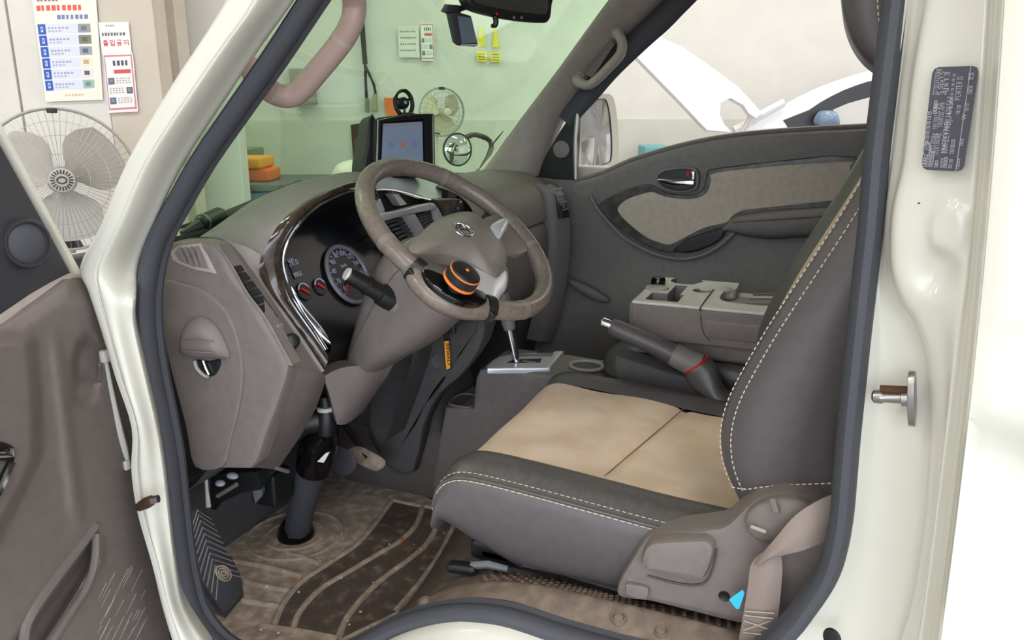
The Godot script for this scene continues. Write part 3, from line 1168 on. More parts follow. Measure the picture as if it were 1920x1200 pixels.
	# sail cover, tweeter, window channel and the rubber along the pillar
	var sail := curve(Zs([[1002, 331], [1024, 290], [1050, 245], [1084, 196], [1088, 200], [1081, 260], [1078, 338], [1040, 336]], z - 0.004), 2, true)
	obj("sail_cover", Soup.new().slab(Zs([[1002, 331], [1024, 290], [1050, 245], [1086, 192], [1084, 260], [1079, 338], [1040, 336]], z - 0.004), V(0, 0, -0.02), 0.004), m.black, t)
	var tw := obj("tweeter", Soup.new().lathe([Vector2(0.026, 0), Vector2(0.025, 0.006), Vector2(0.022, 0.008), Vector2(0.0, 0.0075)], Z(1053, 280, z - 0.004), V(0.1, 0, 1)), m.plastic_dark, t)
	tw.set_meta("label", "small round tweeter grille")
	obj("window_channel", Soup.new().tube([Z(1079, 336, z - 0.006), Z(1079, 260, z - 0.006), Z(1084, 196, z - 0.006)], 0.007, 8), m.steel, t)
	var run := curve(Zs([[1058, 224], [1082, 196], [1104, 172], [1146, 124], [1200, 72], [1240, 36], [1275, 0], [1340, -60], [1450, -110], [1600, -130], [1760, -130]], z - 0.01), 4)
	var sec := func(_i, j):
		var a: float = TAU * j / 10.0
		return Vector2(cos(a) * 0.034, sin(a) * 0.014)
	obj("window_frame", Soup.new().sweep(run, sec, 10, V(0, 0, 1)), m.rubber, t)

	# outside mirror on the passenger side
	t = thing("side_mirror", "white framed door mirror outside the passenger window", "mirror")
	var mz := -0.90
	var mg := V(0.87, 0.02, 0.49).normalized()
	var mo := Z(1118, 250, mz + 0.02)
	var opx := [[1086, 192], [1102, 181], [1128, 176], [1148, 180], [1156, 210], [1160, 260], [1159, 304], [1150, 318], [1120, 328], [1092, 333], [1085, 322], [1083, 250]]
	var ipx := [[1092, 200], [1106, 190], [1128, 185], [1138, 189], [1144, 214], [1148, 260], [1147, 298], [1139, 307], [1117, 314], [1096, 318], [1091, 306], [1090, 250]]
	var out := curve(pm_on(opx, mo, mg), 4, true)
	var inn := curve(pm_on(ipx, mo, mg), 4, true)
	obj("housing", Soup.new().dome(moved(out, -mg * 0.004), -mg, 0.07, 0.0), m.paint, t)
	obj("frame", Soup.new().ring_slab(out, inn, -mg * 0.012), m.paint, t)
	obj("mirror_glass", Soup.new().slab(moved(inn, -mg * 0.004), -mg * 0.004), m.mirror_glass, t)
	obj("glass_rim", Soup.new().tube(moved(inn, -mg * 0.003), 0.0025, 6, true), m.rubber, t)
	obj("stay", Soup.new().tube([Z(1086, 322, mz + 0.02), V(-0.18, 1.37, -0.80), V(-0.2, 1.36, -0.76)], 0.012, 8), m.black, t)


# ---------- the dashboard ----------
func vent_cells(t: Node3D, a: Array, b: Array, n: int) -> void:  # little dark louvre openings between two edges
	for i in n:
		var k0 := (i + 0.06) / n
		var k1 := (i + 0.94) / n
		var p := [pick(a, k0), pick(b, k0), pick(b, k1), pick(a, k1)]
		obj("louvre_opening", Soup.new().slab(p, V(-0.02, -0.006, -0.012), 0.001), m.black, t)


func pick(a: Array, k: float) -> Vector3:
	var f := k * (a.size() - 1)
	var i := mini(int(f), a.size() - 2)
	return a[i].lerp(a[i + 1], f - i)


func build_dashboard() -> void:
	var t := thing("dashboard", "taupe plastic dashboard with hooded gauge binnacle and air vents", "dashboard")
	# near end, facing the door
	var endp := Zs([[282, 500], [300, 462], [330, 452], [372, 452], [404, 460], [416, 480], [434, 508], [458, 551], [490, 594], [520, 648], [541, 687], [536, 712], [520, 760], [500, 812], [482, 866], [470, 882], [362, 880], [345, 800], [318, 700], [295, 600]], 0.655)
	obj("end_panel", Soup.new().slab(endp, V(0, 0, -0.03), 0.010), m.plastic, t)
	var fuse := curve(Zs([[300, 528], [340, 530], [384, 546], [424, 584], [447, 640], [455, 700], [448, 764], [432, 826], [417, 876], [364, 876], [347, 800], [318, 690], [300, 600]], 0.660), 3, true)
	obj("fuse_cover", Soup.new().slab(fuse, V(0, 0, -0.012), 0.004), m.plastic, t)
	var lid := curve(Zs([[337, 650], [343, 666], [362, 672], [396, 673], [429, 671], [423, 645], [410, 619], [394, 601], [374, 593], [354, 604], [342, 622]], 0.664), 3, true)
	var dm := obj("holder_lid", Soup.new().dome(lid, V(0.1, 0.1, 1).normalized(), 0.020, 0.01, 12, 4.0), m.plastic, t)
	for k in 2:
		obj("lid_groove", Soup.new().tube(curve(Zs([[346, 637 + k * 20, 0.684], [362, 638 + k * 21, 0.690], [382, 640 + k * 21, 0.690], [400, 640 + k * 21, 0.686]]), 3), 0.0012, 6), m.plastic, dm)
	obj("holder_slot", Soup.new().slab(curve(Zs([[364, 676], [388, 678], [410, 675], [408, 692], [398, 706], [384, 705], [372, 695]], 0.6645), 3, true), V(0, 0, -0.02), 0.003), m.black, t)
	obj("holder_rim", Soup.new().tube(curve(Zs([[365, 676, 0.667], [369, 690, 0.667], [380, 702, 0.667], [390, 707, 0.667]]), 4), 0.003, 6), m.plastic_light, t)
	obj("holder_pin", Soup.new().tube(Zs([[381, 676, 0.668], [386, 690, 0.668], [392, 702, 0.668]]), 0.002, 6), m.chrome, t)
	# side defroster
	var df := Zs([[318, 472], [330, 462], [372, 457], [386, 478], [404, 514], [366, 507], [334, 496], [322, 488]], 0.658)
	obj("defroster_frame", Soup.new().slab(df, V(0, 0, -0.01), 0.003), m.plastic_light, t)
	var slot := Zs([[326, 474], [336, 466], [370, 462], [380, 480], [392, 505], [362, 500], [336, 490]], 0.6590)
	obj("defroster_slot", Soup.new().slab(slot, V(0, 0, -0.012), 0.001), m.plastic_dark, t)
	for k in 4:
		var x0 := 336.0 + k * 11.0
		obj("defroster_slat", Soup.new().tube(Zs([[x0, 465 - k * 0.8, 0.660], [x0 + 6, 478, 0.662], [x0 + 14, 492 + k * 3.4, 0.660]]), 0.0032, 6), m.plastic, t)
	# strip with the narrow outlet, facing the driver
	var r1 := Zs([[400, 458, 0.655], [416, 480, 0.655], [434, 508, 0.655], [458, 551, 0.655], [490, 594, 0.655], [520, 648, 0.655], [541, 687, 0.655]])
	var r2 := Zs([[424, 450, 0.605], [447, 472, 0.603], [476, 511, 0.60], [500, 546, 0.597], [528, 588, 0.59], [565, 642, 0.58], [603, 698, 0.57]])
	var rows := []
	for i in r1.size():
		rows.append([r1[i] + V(-0.004, 0, -0.004), r1[i].lerp(r2[i], 0.08) + V(0.004, 0.002, 0.0), r1[i].lerp(r2[i], 0.25), r1[i].lerp(r2[i], 0.75), r2[i]])
	obj("outlet_strip", Soup.new().grid(curve_rows(rows, 3, 4)), m.plastic, t)
	var va := curve(Zs([[437, 500, 0.646], [457, 535, 0.645], [478, 568, 0.643], [499, 600, 0.640]]), 4)
	var vb := curve(Zs([[451, 497, 0.620], [474, 531, 0.617], [497, 563, 0.614], [519, 595, 0.610]]), 4)
	vent_cells(t, moved(va, V(0.008, 0.003, 0.006)), moved(vb, V(0.008, 0.003, 0.006)), 7)
	obj("dimmer_button", Soup.new().rbox(Z(521, 612, 0.628) + V(0.003, 0, 0), V(0.006, 0.010, 0.014), 0.002), m.plastic_dark, t)
	var kn := Z(546, 640, 0.615)
	obj("leveling_knob", Soup.new().lathe([Vector2(0.013, 0), Vector2(0.012, 0.008), Vector2(0.009, 0.011), Vector2(0.0, 0.012)], kn, V(0.8, 0.35, 0.45)), m.black, t)
	# lower shaded face below the corner
	var low := [Zs([[541, 687, 0.650], [603, 698, 0.57], [610, 715, 0.50]]), Zs([[520, 760, 0.650], [572, 762, 0.57], [590, 770, 0.50]]), Zs([[500, 812, 0.650], [530, 825, 0.58], [555, 830, 0.50]]), Zs([[476, 876, 0.650], [492, 878, 0.58], [520, 880, 0.50]])]
	obj("lower_face", Soup.new().grid(curve_rows(low, 4, 4)), m.plastic, t)
	# dark structure behind the knee area
	var back := []
	for z in [0.64, 0.3, 0.0, -0.3, -0.66]:
		back.append([V(-0.30, 1.20, z), V(-0.29, 1.10, z), V(-0.34, 1.0, z), V(-0.42, 0.92, z), V(-0.54, 0.86, z)])
	obj("inner_panel", Soup.new().grid(curve_rows(back, 3, 2)), m.dark_inside, t)
	# top pad on the driver's side, running over the gauge hood
	var far := Zs([[300, 466, 0.64], [404, 434, 0.56], [440, 406, 0.53], [480, 374, 0.46], [520, 356, 0.40], [550, 346, 0.35], [600, 337, 0.27], [640, 331, 0.2], [668, 329, 0.15], [682, 329, 0.13], [692, 330, 0.12], [698, 332, 0.115]])
	var near := Zs([[424, 451, 0.606], [486, 503, 0.59], [507, 447, 0.577], [528, 415, 0.555], [556, 389, 0.52], [590, 367, 0.475], [640, 347, 0.415], [664, 341, 0.38], [684, 341, 0.33], [698, 350, 0.28], [708, 372, 0.235], [714, 400, 0.21]])
	rows = []
	for i in far.size():
		var f: Vector3 = far[i]
		var n: Vector3 = near[i]
		rows.append([V(-0.52 - 0.04 * sin(PI * i / 14.0), 1.305, f.z), V(f.x - 0.05, f.y - 0.026, f.z), f, f.lerp(n, 0.4) + V(0, 0.012, 0), f.lerp(n, 0.8) + V(0.0, 0.008, 0), n, n + V(-0.02, -0.01, -0.004)])
	obj("top_pad", Soup.new().grid(curve_rows(rows, 4, 4)), m.pad_top, t)
	# join between the strip and the gauge hood
	var j1 := Zs([[424, 450, 0.605], [447, 472, 0.603], [476, 511, 0.60], [500, 546, 0.597], [528, 588, 0.59], [565, 642, 0.58], [603, 698, 0.57]])
	var j2 := Zs([[490, 478, 0.585], [486, 503, 0.588], [490, 525, 0.586], [506, 556, 0.584], [534, 590, 0.58], [572, 642, 0.572], [606, 695, 0.565]])
	rows = []
	for i in j1.size():
		rows.append([j1[i], j1[i].lerp(j2[i], 0.5) + V(0.004, 0.002, 0), j2[i]])
	obj("hood_flank", Soup.new().grid(curve_rows(rows, 3, 3)), m.pad_top, t)
	# glossy surround of the gauges
	var bo := Zs([[607, 692, 0.563], [570, 640, 0.573], [534, 590, 0.58], [507, 556, 0.584], [490, 525, 0.586], [486, 503, 0.588], [491, 478, 0.586], [507, 447, 0.577], [528, 415, 0.555], [556, 389, 0.52], [590, 367, 0.475], [640, 347, 0.415], [664, 341, 0.38], [684, 341, 0.33], [698, 350, 0.28], [708, 372, 0.235], [716, 410, 0.205], [718, 460, 0.195]])
	var bi := Zs([[610, 655, 0.545], [590, 622, 0.545], [566, 588, 0.548], [548, 556, 0.552], [537, 525, 0.556], [530, 495, 0.558], [532, 470, 0.556], [544, 441, 0.545], [562, 416, 0.528], [582, 396, 0.50], [606, 379, 0.465], [645, 361, 0.41], [664, 357, 0.375], [680, 356, 0.33], [692, 364, 0.285], [700, 382, 0.245], [706, 416, 0.22], [708, 460, 0.21]])
	rows = []
	for i in bo.size():
		var o: Vector3 = bo[i]
		var n: Vector3 = bi[i]
		rows.append([o, o.lerp(n, 0.25) + V(0.008, 0.004, 0.002), o.lerp(n, 0.6) + V(0.008, 0.002, 0.002), n.lerp(o, 0.08), n])
	obj("gauge_surround", Soup.new().grid(curve_rows(rows, 3, 4)), m.bezel, t)
	obj("chrome_edge", Soup.new().tube(curve(moved(bi, V(0.002, 0, 0)), 4), 0.0028, 8), m.chrome, t)
	# bright lower cheek inside the surround
	var ck := [Zs([[537, 528, 0.555], [552, 562, 0.550], [578, 606, 0.545], [600, 640, 0.54], [608, 664, 0.535]]), Zs([[543, 532, 0.552], [568, 570, 0.546], [602, 612, 0.540], [620, 644, 0.535], [618, 668, 0.53]])]
	obj("cheek_strip", Soup.new().grid(curve_rows(ck, 4, 4)), m.chrome, t)
	# hood inside and instrument well
	rows = []
	for i in bi.size():
		var n: Vector3 = bi[i]
		rows.append([n, n + V(-0.06, -0.03, -0.004), n + V(-0.115, -0.058, -0.008)])
	obj("instrument_well", Soup.new().grid(curve_rows(rows, 3, 3)), m.black, t)
	build_cluster()

	# passenger side of the dash
	var prof := [V(-0.54, 1.35, 0), V(-0.46, 1.378, 0), V(-0.40, 1.390, 0), V(-0.31, 1.386, 0), V(-0.25, 1.368, 0), V(-0.215, 1.335, 0), V(-0.20, 1.29, 0), V(-0.197, 1.252, 0)]
	rows = []
	for z in [-0.14, -0.18, -0.26, -0.40, -0.52, -0.60, -0.66]:
		var row := []
		var sh: float = 0.0 if z < -0.2 else -0.015 * (z + 0.2) / 0.15
		for q in prof:
			row.append(q + V(sh, 0.0, z))
		rows.append(row)
	obj("passenger_pad", Soup.new().grid(curve_rows(rows, 4, 3)), m.pad_top, t)
	rows = []
	for z in [-0.10, -0.25, -0.40, -0.52, -0.60]:
		rows.append([V(-0.22, 1.248, z), V(-0.20, 1.240, z), V(-0.190, 1.20, z), V(-0.195, 1.12, z), V(-0.23, 1.03, z), V(-0.30, 0.97, z)])
	obj("glove_box", Soup.new().grid(curve_rows(rows, 4, 3)), m.plastic_dark, t)
	# end column with its outlet
	var c1 := Zs([[1014, 345, -0.60], [1030, 362, -0.60], [1036, 400, -0.60], [1040, 450, -0.60], [1038, 510, -0.60], [1026, 580, -0.60], [1010, 640, -0.60]])
	var c2 := Zs([[1034, 342, -0.655], [1056, 362, -0.655], [1066, 400, -0.655], [1070, 450, -0.655], [1066, 510, -0.655], [1054, 580, -0.655], [1036, 640, -0.655]])
	rows = []
	for i in c1.size():
		rows.append([c1[i] + V(-0.04, 0.004, 0.002), c1[i], c1[i].lerp(c2[i], 0.5) + V(0.008, 0.0, 0.0), c2[i], c2[i] + V(-0.04, 0, -0.01)])
	obj("end_column", Soup.new().grid(curve_rows(rows, 3, 4)), m.plastic_dark, t)
	var ovl := moved(Zs([[1018, 346, -0.612], [1030, 345, -0.640], [1044, 354, -0.645], [1056, 374, -0.647], [1063, 400, -0.647], [1064, 408, -0.640], [1050, 410, -0.612], [1046, 394, -0.612], [1036, 366, -0.612]]), V(0.008, 0.003, 0.002))
	obj("outlet_frame", Soup.new().slab(ovl, V(-0.02, -0.005, 0.0), 0.002), m.black, t)
	for k in 4:
		var y0 := 354.0 + k * 12.5
		obj("outlet_slat", Soup.new().tube([Z(1031 + k * 5.5, y0 + 4, -0.618) + V(0.012, 0.003, 0.002), Z(1047 + k * 4.4, y0, -0.643) + V(0.012, 0.003, 0.002)], 0.0028, 6), m.plastic_light if k == 0 else m.plastic_dark, t)


func build_cluster() -> void:
	var t := thing("instrument_cluster", "dark instrument cluster with speedometer and two small gauges", "instrument cluster")
	# the dial plate stands square to the driver's eye
	var c := Z(620, 505, 0.41) + V(-0.035, -0.012, 0)
	var n := V(0.86, 0.44, 0.0).normalized()
	var u := V(0, 0, -1)  # to the right for the driver
	var v := n.cross(u) * -1.0 if n.cross(u).y < 0 else n.cross(u)
	var pt := func(px, py, off := 0.0): return PL(px, py, c + n * off, n)
	var pl: Array = [[520, 420], [560, 395], [640, 362], [720, 360], [780, 380], [800, 430], [790, 520], [730, 600], [640, 640], [570, 640], [535, 575], [520, 500]].map(func(q): return pt.call(q[0], q[1]))
	obj("dial_plate", Soup.new().slab(curve(pl, 2, true), -n * 0.01), m.gauge, t)
	var rim := func(cc: Vector3, ru: float, rv: float) -> Array:
		var o := []
		for k in 40:
			o.append(cc + u * cos(TAU * k / 40.0) * ru + v * sin(TAU * k / 40.0) * rv)
		return o
	# speedometer
	var sc: Vector3 = pt.call(652, 515, 0.004)
	var sp := obj("speedometer", Soup.new().slab(rim.call(sc, 0.056, 0.056), -n * 0.003, 0.001), m.black, t)
	obj("gauge_ring", Soup.new().tube(rim.call(sc + n * 0.002, 0.058, 0.058), 0.0042, 8, true), m.gauge_ring, sp)
	for k in 17:
		var a := deg_to_rad(222.0 - k * 14.5)
		var d := u * cos(a) + v * sin(a)
		obj("tick_mark", Soup.new().tube([sc + d * 0.047 + n * 0.0012, sc + d * (0.0535 if k % 2 == 0 else 0.0505) + n * 0.0012], 0.0008, 4), m.ink_light, sp)
	for k in 9:
		var a := deg_to_rad(222.0 - k * 29.0)
		var d := u * cos(a) + v * sin(a)
		var s := str(k * 20)
		text("numeral", s, sc + d * 0.040 + n * 0.001 - u * 0.0024 * s.length() - v * 0.004, u, v, 0.0095, m.ink_light, sp)
	text("unit_text", "km/h", sc + v * 0.014 + n * 0.001 - u * 0.010, u, v, 0.006, m.ink_light, sp)
	var na := deg_to_rad(222.0)
	var nd := u * cos(na) + v * sin(na)
	obj("needle", Soup.new().tube([sc - nd * 0.006 + n * 0.004, sc + nd * 0.046 + n * 0.004], [0.0026, 0.0012], 6), m.needle, sp)
	obj("needle_cap", Soup.new().lathe([Vector2(0.009, 0), Vector2(0.0085, 0.004), Vector2(0.0, 0.005)], sc + n * 0.002, n), m.black, sp)
	# temperature and fuel
	for g in [[571, 546, "fuel_gauge", 60.0], [601, 537, "temperature_gauge", 120.0]]:
		var gc: Vector3 = pt.call(g[0], g[1], 0.003)
		var go := obj(g[2], Soup.new().slab(rim.call(gc, 0.017, 0.017), -n * 0.003, 0.001), m.black, t)
		var arc := []
		for k in 13:
			var a := deg_to_rad(20.0 + k * 11.5)
			arc.append(gc + (u * cos(a) + v * sin(a)) * 0.0145 + n * 0.001)
		obj("scale_arc", Soup.new().tube(arc, 0.0013, 5), m.ink_light, go)
		obj("red_zone", Soup.new().tube([gc + (u * 0.98 + v * 0.2) * 0.0142 + n * 0.0014, gc + (u * 0.9 + v * 0.42) * 0.0142 + n * 0.0014], 0.0015, 5), m.needle, go)
		var d2 := u * cos(deg_to_rad(-40.0)) + v * sin(deg_to_rad(-40.0))
		obj("needle", Soup.new().tube([gc - d2 * 0.010 + n * 0.002, gc + d2 * 0.011 + n * 0.002], [0.002, 0.001], 5), m.needle, go)
	# trip display
	var q: Array = [[540, 490], [552, 486], [566, 518], [554, 524]].map(func(e): return pt.call(e[0], e[1], 0.002))
	var disp := obj("trip_display", Soup.new().slab(q, -n * 0.002), m.gauge, t)
	text("digits", "28.0", pt.call(545, 503, 0.003), u, v, 0.010, m.ink_light, disp)
	text("digits", "ODO", pt.call(541, 494, 0.003), u, v, 0.006, m.ink_light, disp)
	text("digits", "1052", pt.call(553, 523, 0.003), u, v, 0.008, m.ink_light, disp)


func build_centre() -> void:
	var t := thing("centre_console_panel", "silver framed centre air vents beside the steering wheel", "dash panel")
	var x := -0.235
	var hood := [Xs([[684, 338], [704, 322], [740, 318], [780, 318], [810, 322], [830, 328]], -0.37), Xs([[688, 350], [706, 338], [750, 338], [785, 342], [812, 348], [829, 354]], -0.32), Xs([[690, 360], [712, 352], [745, 355], [780, 363], [806, 372], [828, 376]], -0.275)]
	obj("hood_top", Soup.new().shell(curve_rows(hood, 4, 4), V(0, -0.006, 0)), m.silver, t)
	obj("hood_lip", Soup.new().tube(curve(Xs([[690, 364], [704, 357], [730, 357], [760, 363], [786, 371], [816, 378]], -0.262), 4), 0.004, 8), m.chrome, t)
	var body := Xs([[690, 362], [730, 356], [790, 372], [832, 380], [850, 410], [840, 460], [800, 500], [740, 500], [690, 440]], -0.285)
	obj("back_plate", Soup.new().slab(body, V(-0.04, -0.01, 0), 0.002), m.black, t)
	# upper pocket divider and the broad silver bar
	obj("pocket_divider", Soup.new().slab(Xs([[736, 363], [748, 364], [764, 383], [752, 386]], -0.262), V(-0.02, 0, 0), 0.002), m.silver, t)
	obj("frame_bar", Soup.new().slab(curve(Xs([[716, 400], [740, 396], [780, 386], [806, 380], [816, 382], [822, 392], [812, 394], [780, 400], [745, 408], [722, 414]], x), 2, true), V(-0.03, -0.005, 0), 0.003), m.silver, t)
	obj("frame_bar", Soup.new().slab(Xs([[706, 380], [714, 372], [722, 392], [724, 414], [716, 404]], x - 0.002), V(-0.03, -0.005, 0), 0.003), m.silver, t)
	obj("frame_bar", Soup.new().slab(Xs([[815, 384], [822, 390], [832, 408], [830, 414], [822, 412]], x), V(-0.03, -0.005, 0), 0.002), m.silver, t)
	obj("vent_divider", Soup.new().slab(Xs([[763, 404], [779, 401], [800, 436], [796, 452], [786, 440]], x), V(-0.03, -0.005, 0), 0.002), m.silver, t)
	obj("frame_bar", Soup.new().slab(Xs([[762, 460], [796, 452], [826, 412], [834, 410], [812, 452], [780, 476]], x - 0.004), V(-0.03, -0.005, 0), 0.002), m.silver, t)
	for k in 6:
		var f := k / 6.0
		obj("vent_slat", Soup.new().tube([X(726 + 34 * f, 417 + 42 * f, x - 0.016), X(764 + 22 * f, 408 + 38 * f, x - 0.016)], 0.0036, 6), m.rubber, t)
	for k in 5:
		var f := k / 5.0
		obj("vent_slat", Soup.new().tube([X(782 + 14 * f, 405 + 28 * f, x - 0.016), X(813 + 6 * f, 396 + 16 * f, x - 0.016)], 0.0036, 6), m.rubber, t)
	# dark control panel beside it, with two buttons
	var cp := Xs([[818, 374], [850, 372], [885, 376], [905, 396], [900, 440], [860, 500], [812, 520], [834, 410]], x - 0.012)
	obj("control_panel", Soup.new().slab(cp, V(-0.05, 0, 0), 0.004), m.trim_dark, t)
	obj("start_button", Soup.new().lathe([Vector2(0.014, 0), Vector2(0.014, 0.005), Vector2(0.011, 0.007), Vector2(0.0, 0.006)], X(866, 390, x - 0.010), V(0.9, 0.3, 0.2)), m.black, t)
	obj("button_ring", Soup.new().lathe([Vector2(0.017, 0), Vector2(0.0165, 0.004), Vector2(0.0142, 0.0045), Vector2(0.0140, 0.0)], X(866, 390, x - 0.010), V(0.9, 0.3, 0.2)), m.chrome, t)
	obj("toggle_bar", Soup.new().tube([X(878, 380, x - 0.006), X(888, 396, x - 0.006)], 0.003, 6), m.chrome, t)
	# lower centre: radio bay and tunnel side in dark plastic
	var rows := []
	for z in [0.20, 0.12, 0.0, -0.10]:
		rows.append([V(-0.25, 1.27, z), V(-0.225, 1.22, z), V(-0.20, 1.14, z), V(-0.205, 1.06, z), V(-0.24, 0.96, z), V(-0.28, 0.86, z)])
	obj("radio_bay", Soup.new().grid(curve_rows(rows, 3, 3)), m.dark_inside, t)
	obj("socket_cover", Soup.new().lathe([Vector2(0.016, 0), Vector2(0.015, 0.006), Vector2(0.0, 0.008)], Z(818, 677, 0.21), V(0.8, 0.2, 0.5)), m.dark_inside, t)

	# engine tunnel and gear selector console
	t = thing("gear_console", "grey brown gear selector console with silver gate plate and cup holder", "gear console")
	var side := []
	for q in [[-0.118, 0.99], [-0.108, 1.012], [-0.085, 1.022], [0.05, 1.022], [0.15, 1.018], [0.20, 0.98], [0.19, 0.86], [0.0, 0.76], [-0.235, 0.70], [-0.215, 0.82], [-0.195, 0.912], [-0.125, 0.920], [-0.122, 0.95]]:
		side.append(V(q[0], q[1], 0.075))
	obj("console_body", Soup.new().slab(side, V(0, 0, -0.15), 0.010), m.plastic, t)
	var rimp := []
	for k in 24:
		var a := TAU * k / 24.0
		rimp.append(V(-0.160 + 0.036 * signf(cos(a)) * pow(absf(cos(a)), 0.6), 0.9165, 0.03 + 0.040 * signf(sin(a)) * pow(absf(sin(a)), 0.6)))
	obj("front_pocket", Soup.new().slab(rimp, V(0, -0.006, 0), 0.001), m.dark_inside, t)
	obj("pocket_rim", Soup.new().tube(rimp, 0.0032, 8, true), m.plastic, t)
	var gate := curve(Ys([[914, 690], [917, 680], [936, 668], [970, 663], [1050, 657], [1053, 662], [1032, 686], [1024, 690], [960, 690]], 1.030), 2, true)
	obj("gate_plate", Soup.new().slab(gate, V(0, -0.012, 0), 0.004), m.silver, t)
	obj("gate_slot", Soup.new().slab(Ys([[950, 680], [962, 674], [1016, 672], [1012, 680]], 1.0308), V(0, -0.006, 0)), m.black, t)
	obj("gate_slot", Soup.new().slab(Ys([[960, 668], [966, 665], [1038, 663], [1034, 668]], 1.0308), V(0, -0.006, 0)), m.plastic_dark, t)
	obj("indicator_window", Soup.new().slab(Ys([[1004, 662], [1010, 659], [1040, 658], [1036, 662]], 1.0312), V(0, -0.006, 0), 0.001), m.black, t)
	text("position_letters", "PRND321", Y(977, 678, 1.0312), V(1, 0, 0), V(0, 0, -1), 0.008, m.ink_light, t, 0.036)
	var cupr := []
	var cc := Y(1100, 686, 1.0245)
	for k in 28:
		cupr.append(cc + V(cos(TAU * k / 28.0) * 0.036, 0, sin(TAU * k / 28.0) * 0.032))
	obj("cup_holder", Soup.new().slab(cupr, V(0, -0.012, 0), 0.001), m.dark_inside, t)
	obj("cup_rim", Soup.new().tube(cupr, 0.004, 8, true), m.plastic_light, t)
	# lever
	t = thing("gear_lever", "chrome gear lever with grey knob behind the steering wheel", "gear lever")
	var base := Y(968, 678, 1.030)
	var tip := base + V(-0.035, 0.16, 0.0)
	obj("rod", Soup.new().tube([base, base.lerp(tip, 0.25), base.lerp(tip, 0.8)], [0.0085, 0.010, 0.012], 14), m.chrome, t)
	obj("collar", Soup.new().tube([base.lerp(tip, 0.45), base.lerp(tip, 0.55), base.lerp(tip, 0.95)], [0.0125, 0.015, 0.015], 14), m.plastic_dark, t)
	obj("knob", Soup.new().ball(base.lerp(tip, 1.22), V(0.022, 0.042, 0.024), Basis(V(0, 0, 1), 0.2)), m.silver, t)
	# tunnel
	t = thing("engine_tunnel", "dark brown engine tunnel between the footwells", "tunnel")
	obj("tunnel_body", Soup.new().rbox(V(-0.19, 0.745, -0.07), V(0.66, 0.20, 0.28), 0.05), m.carpet, t)
	obj("tunnel_hump", Soup.new().rbox(V(-0.36, 0.84, -0.06), V(0.28, 0.24, 0.24), 0.06), m.dark_inside, t)
	obj("kick_panel", Soup.new().slab(curve(Zs([[700, 690], [750, 655], [820, 622], [890, 600], [912, 606], [900, 660], [862, 712], [826, 742], [796, 800], [776, 890], [724, 880], [684, 800]], 0.11), 2, true), V(-0.02, 0, -0.10), 0.02), m.dark_inside, t)


# ---------- the open driver's door ----------
func bump(px: float, py: float, cx: float, cy: float, rx: float, ry: float) -> float:
	var d := Vector2((px - cx) / rx, (py - cy) / ry).length()
	return 1.0 - smoothstep(0.55, 1.0, d)


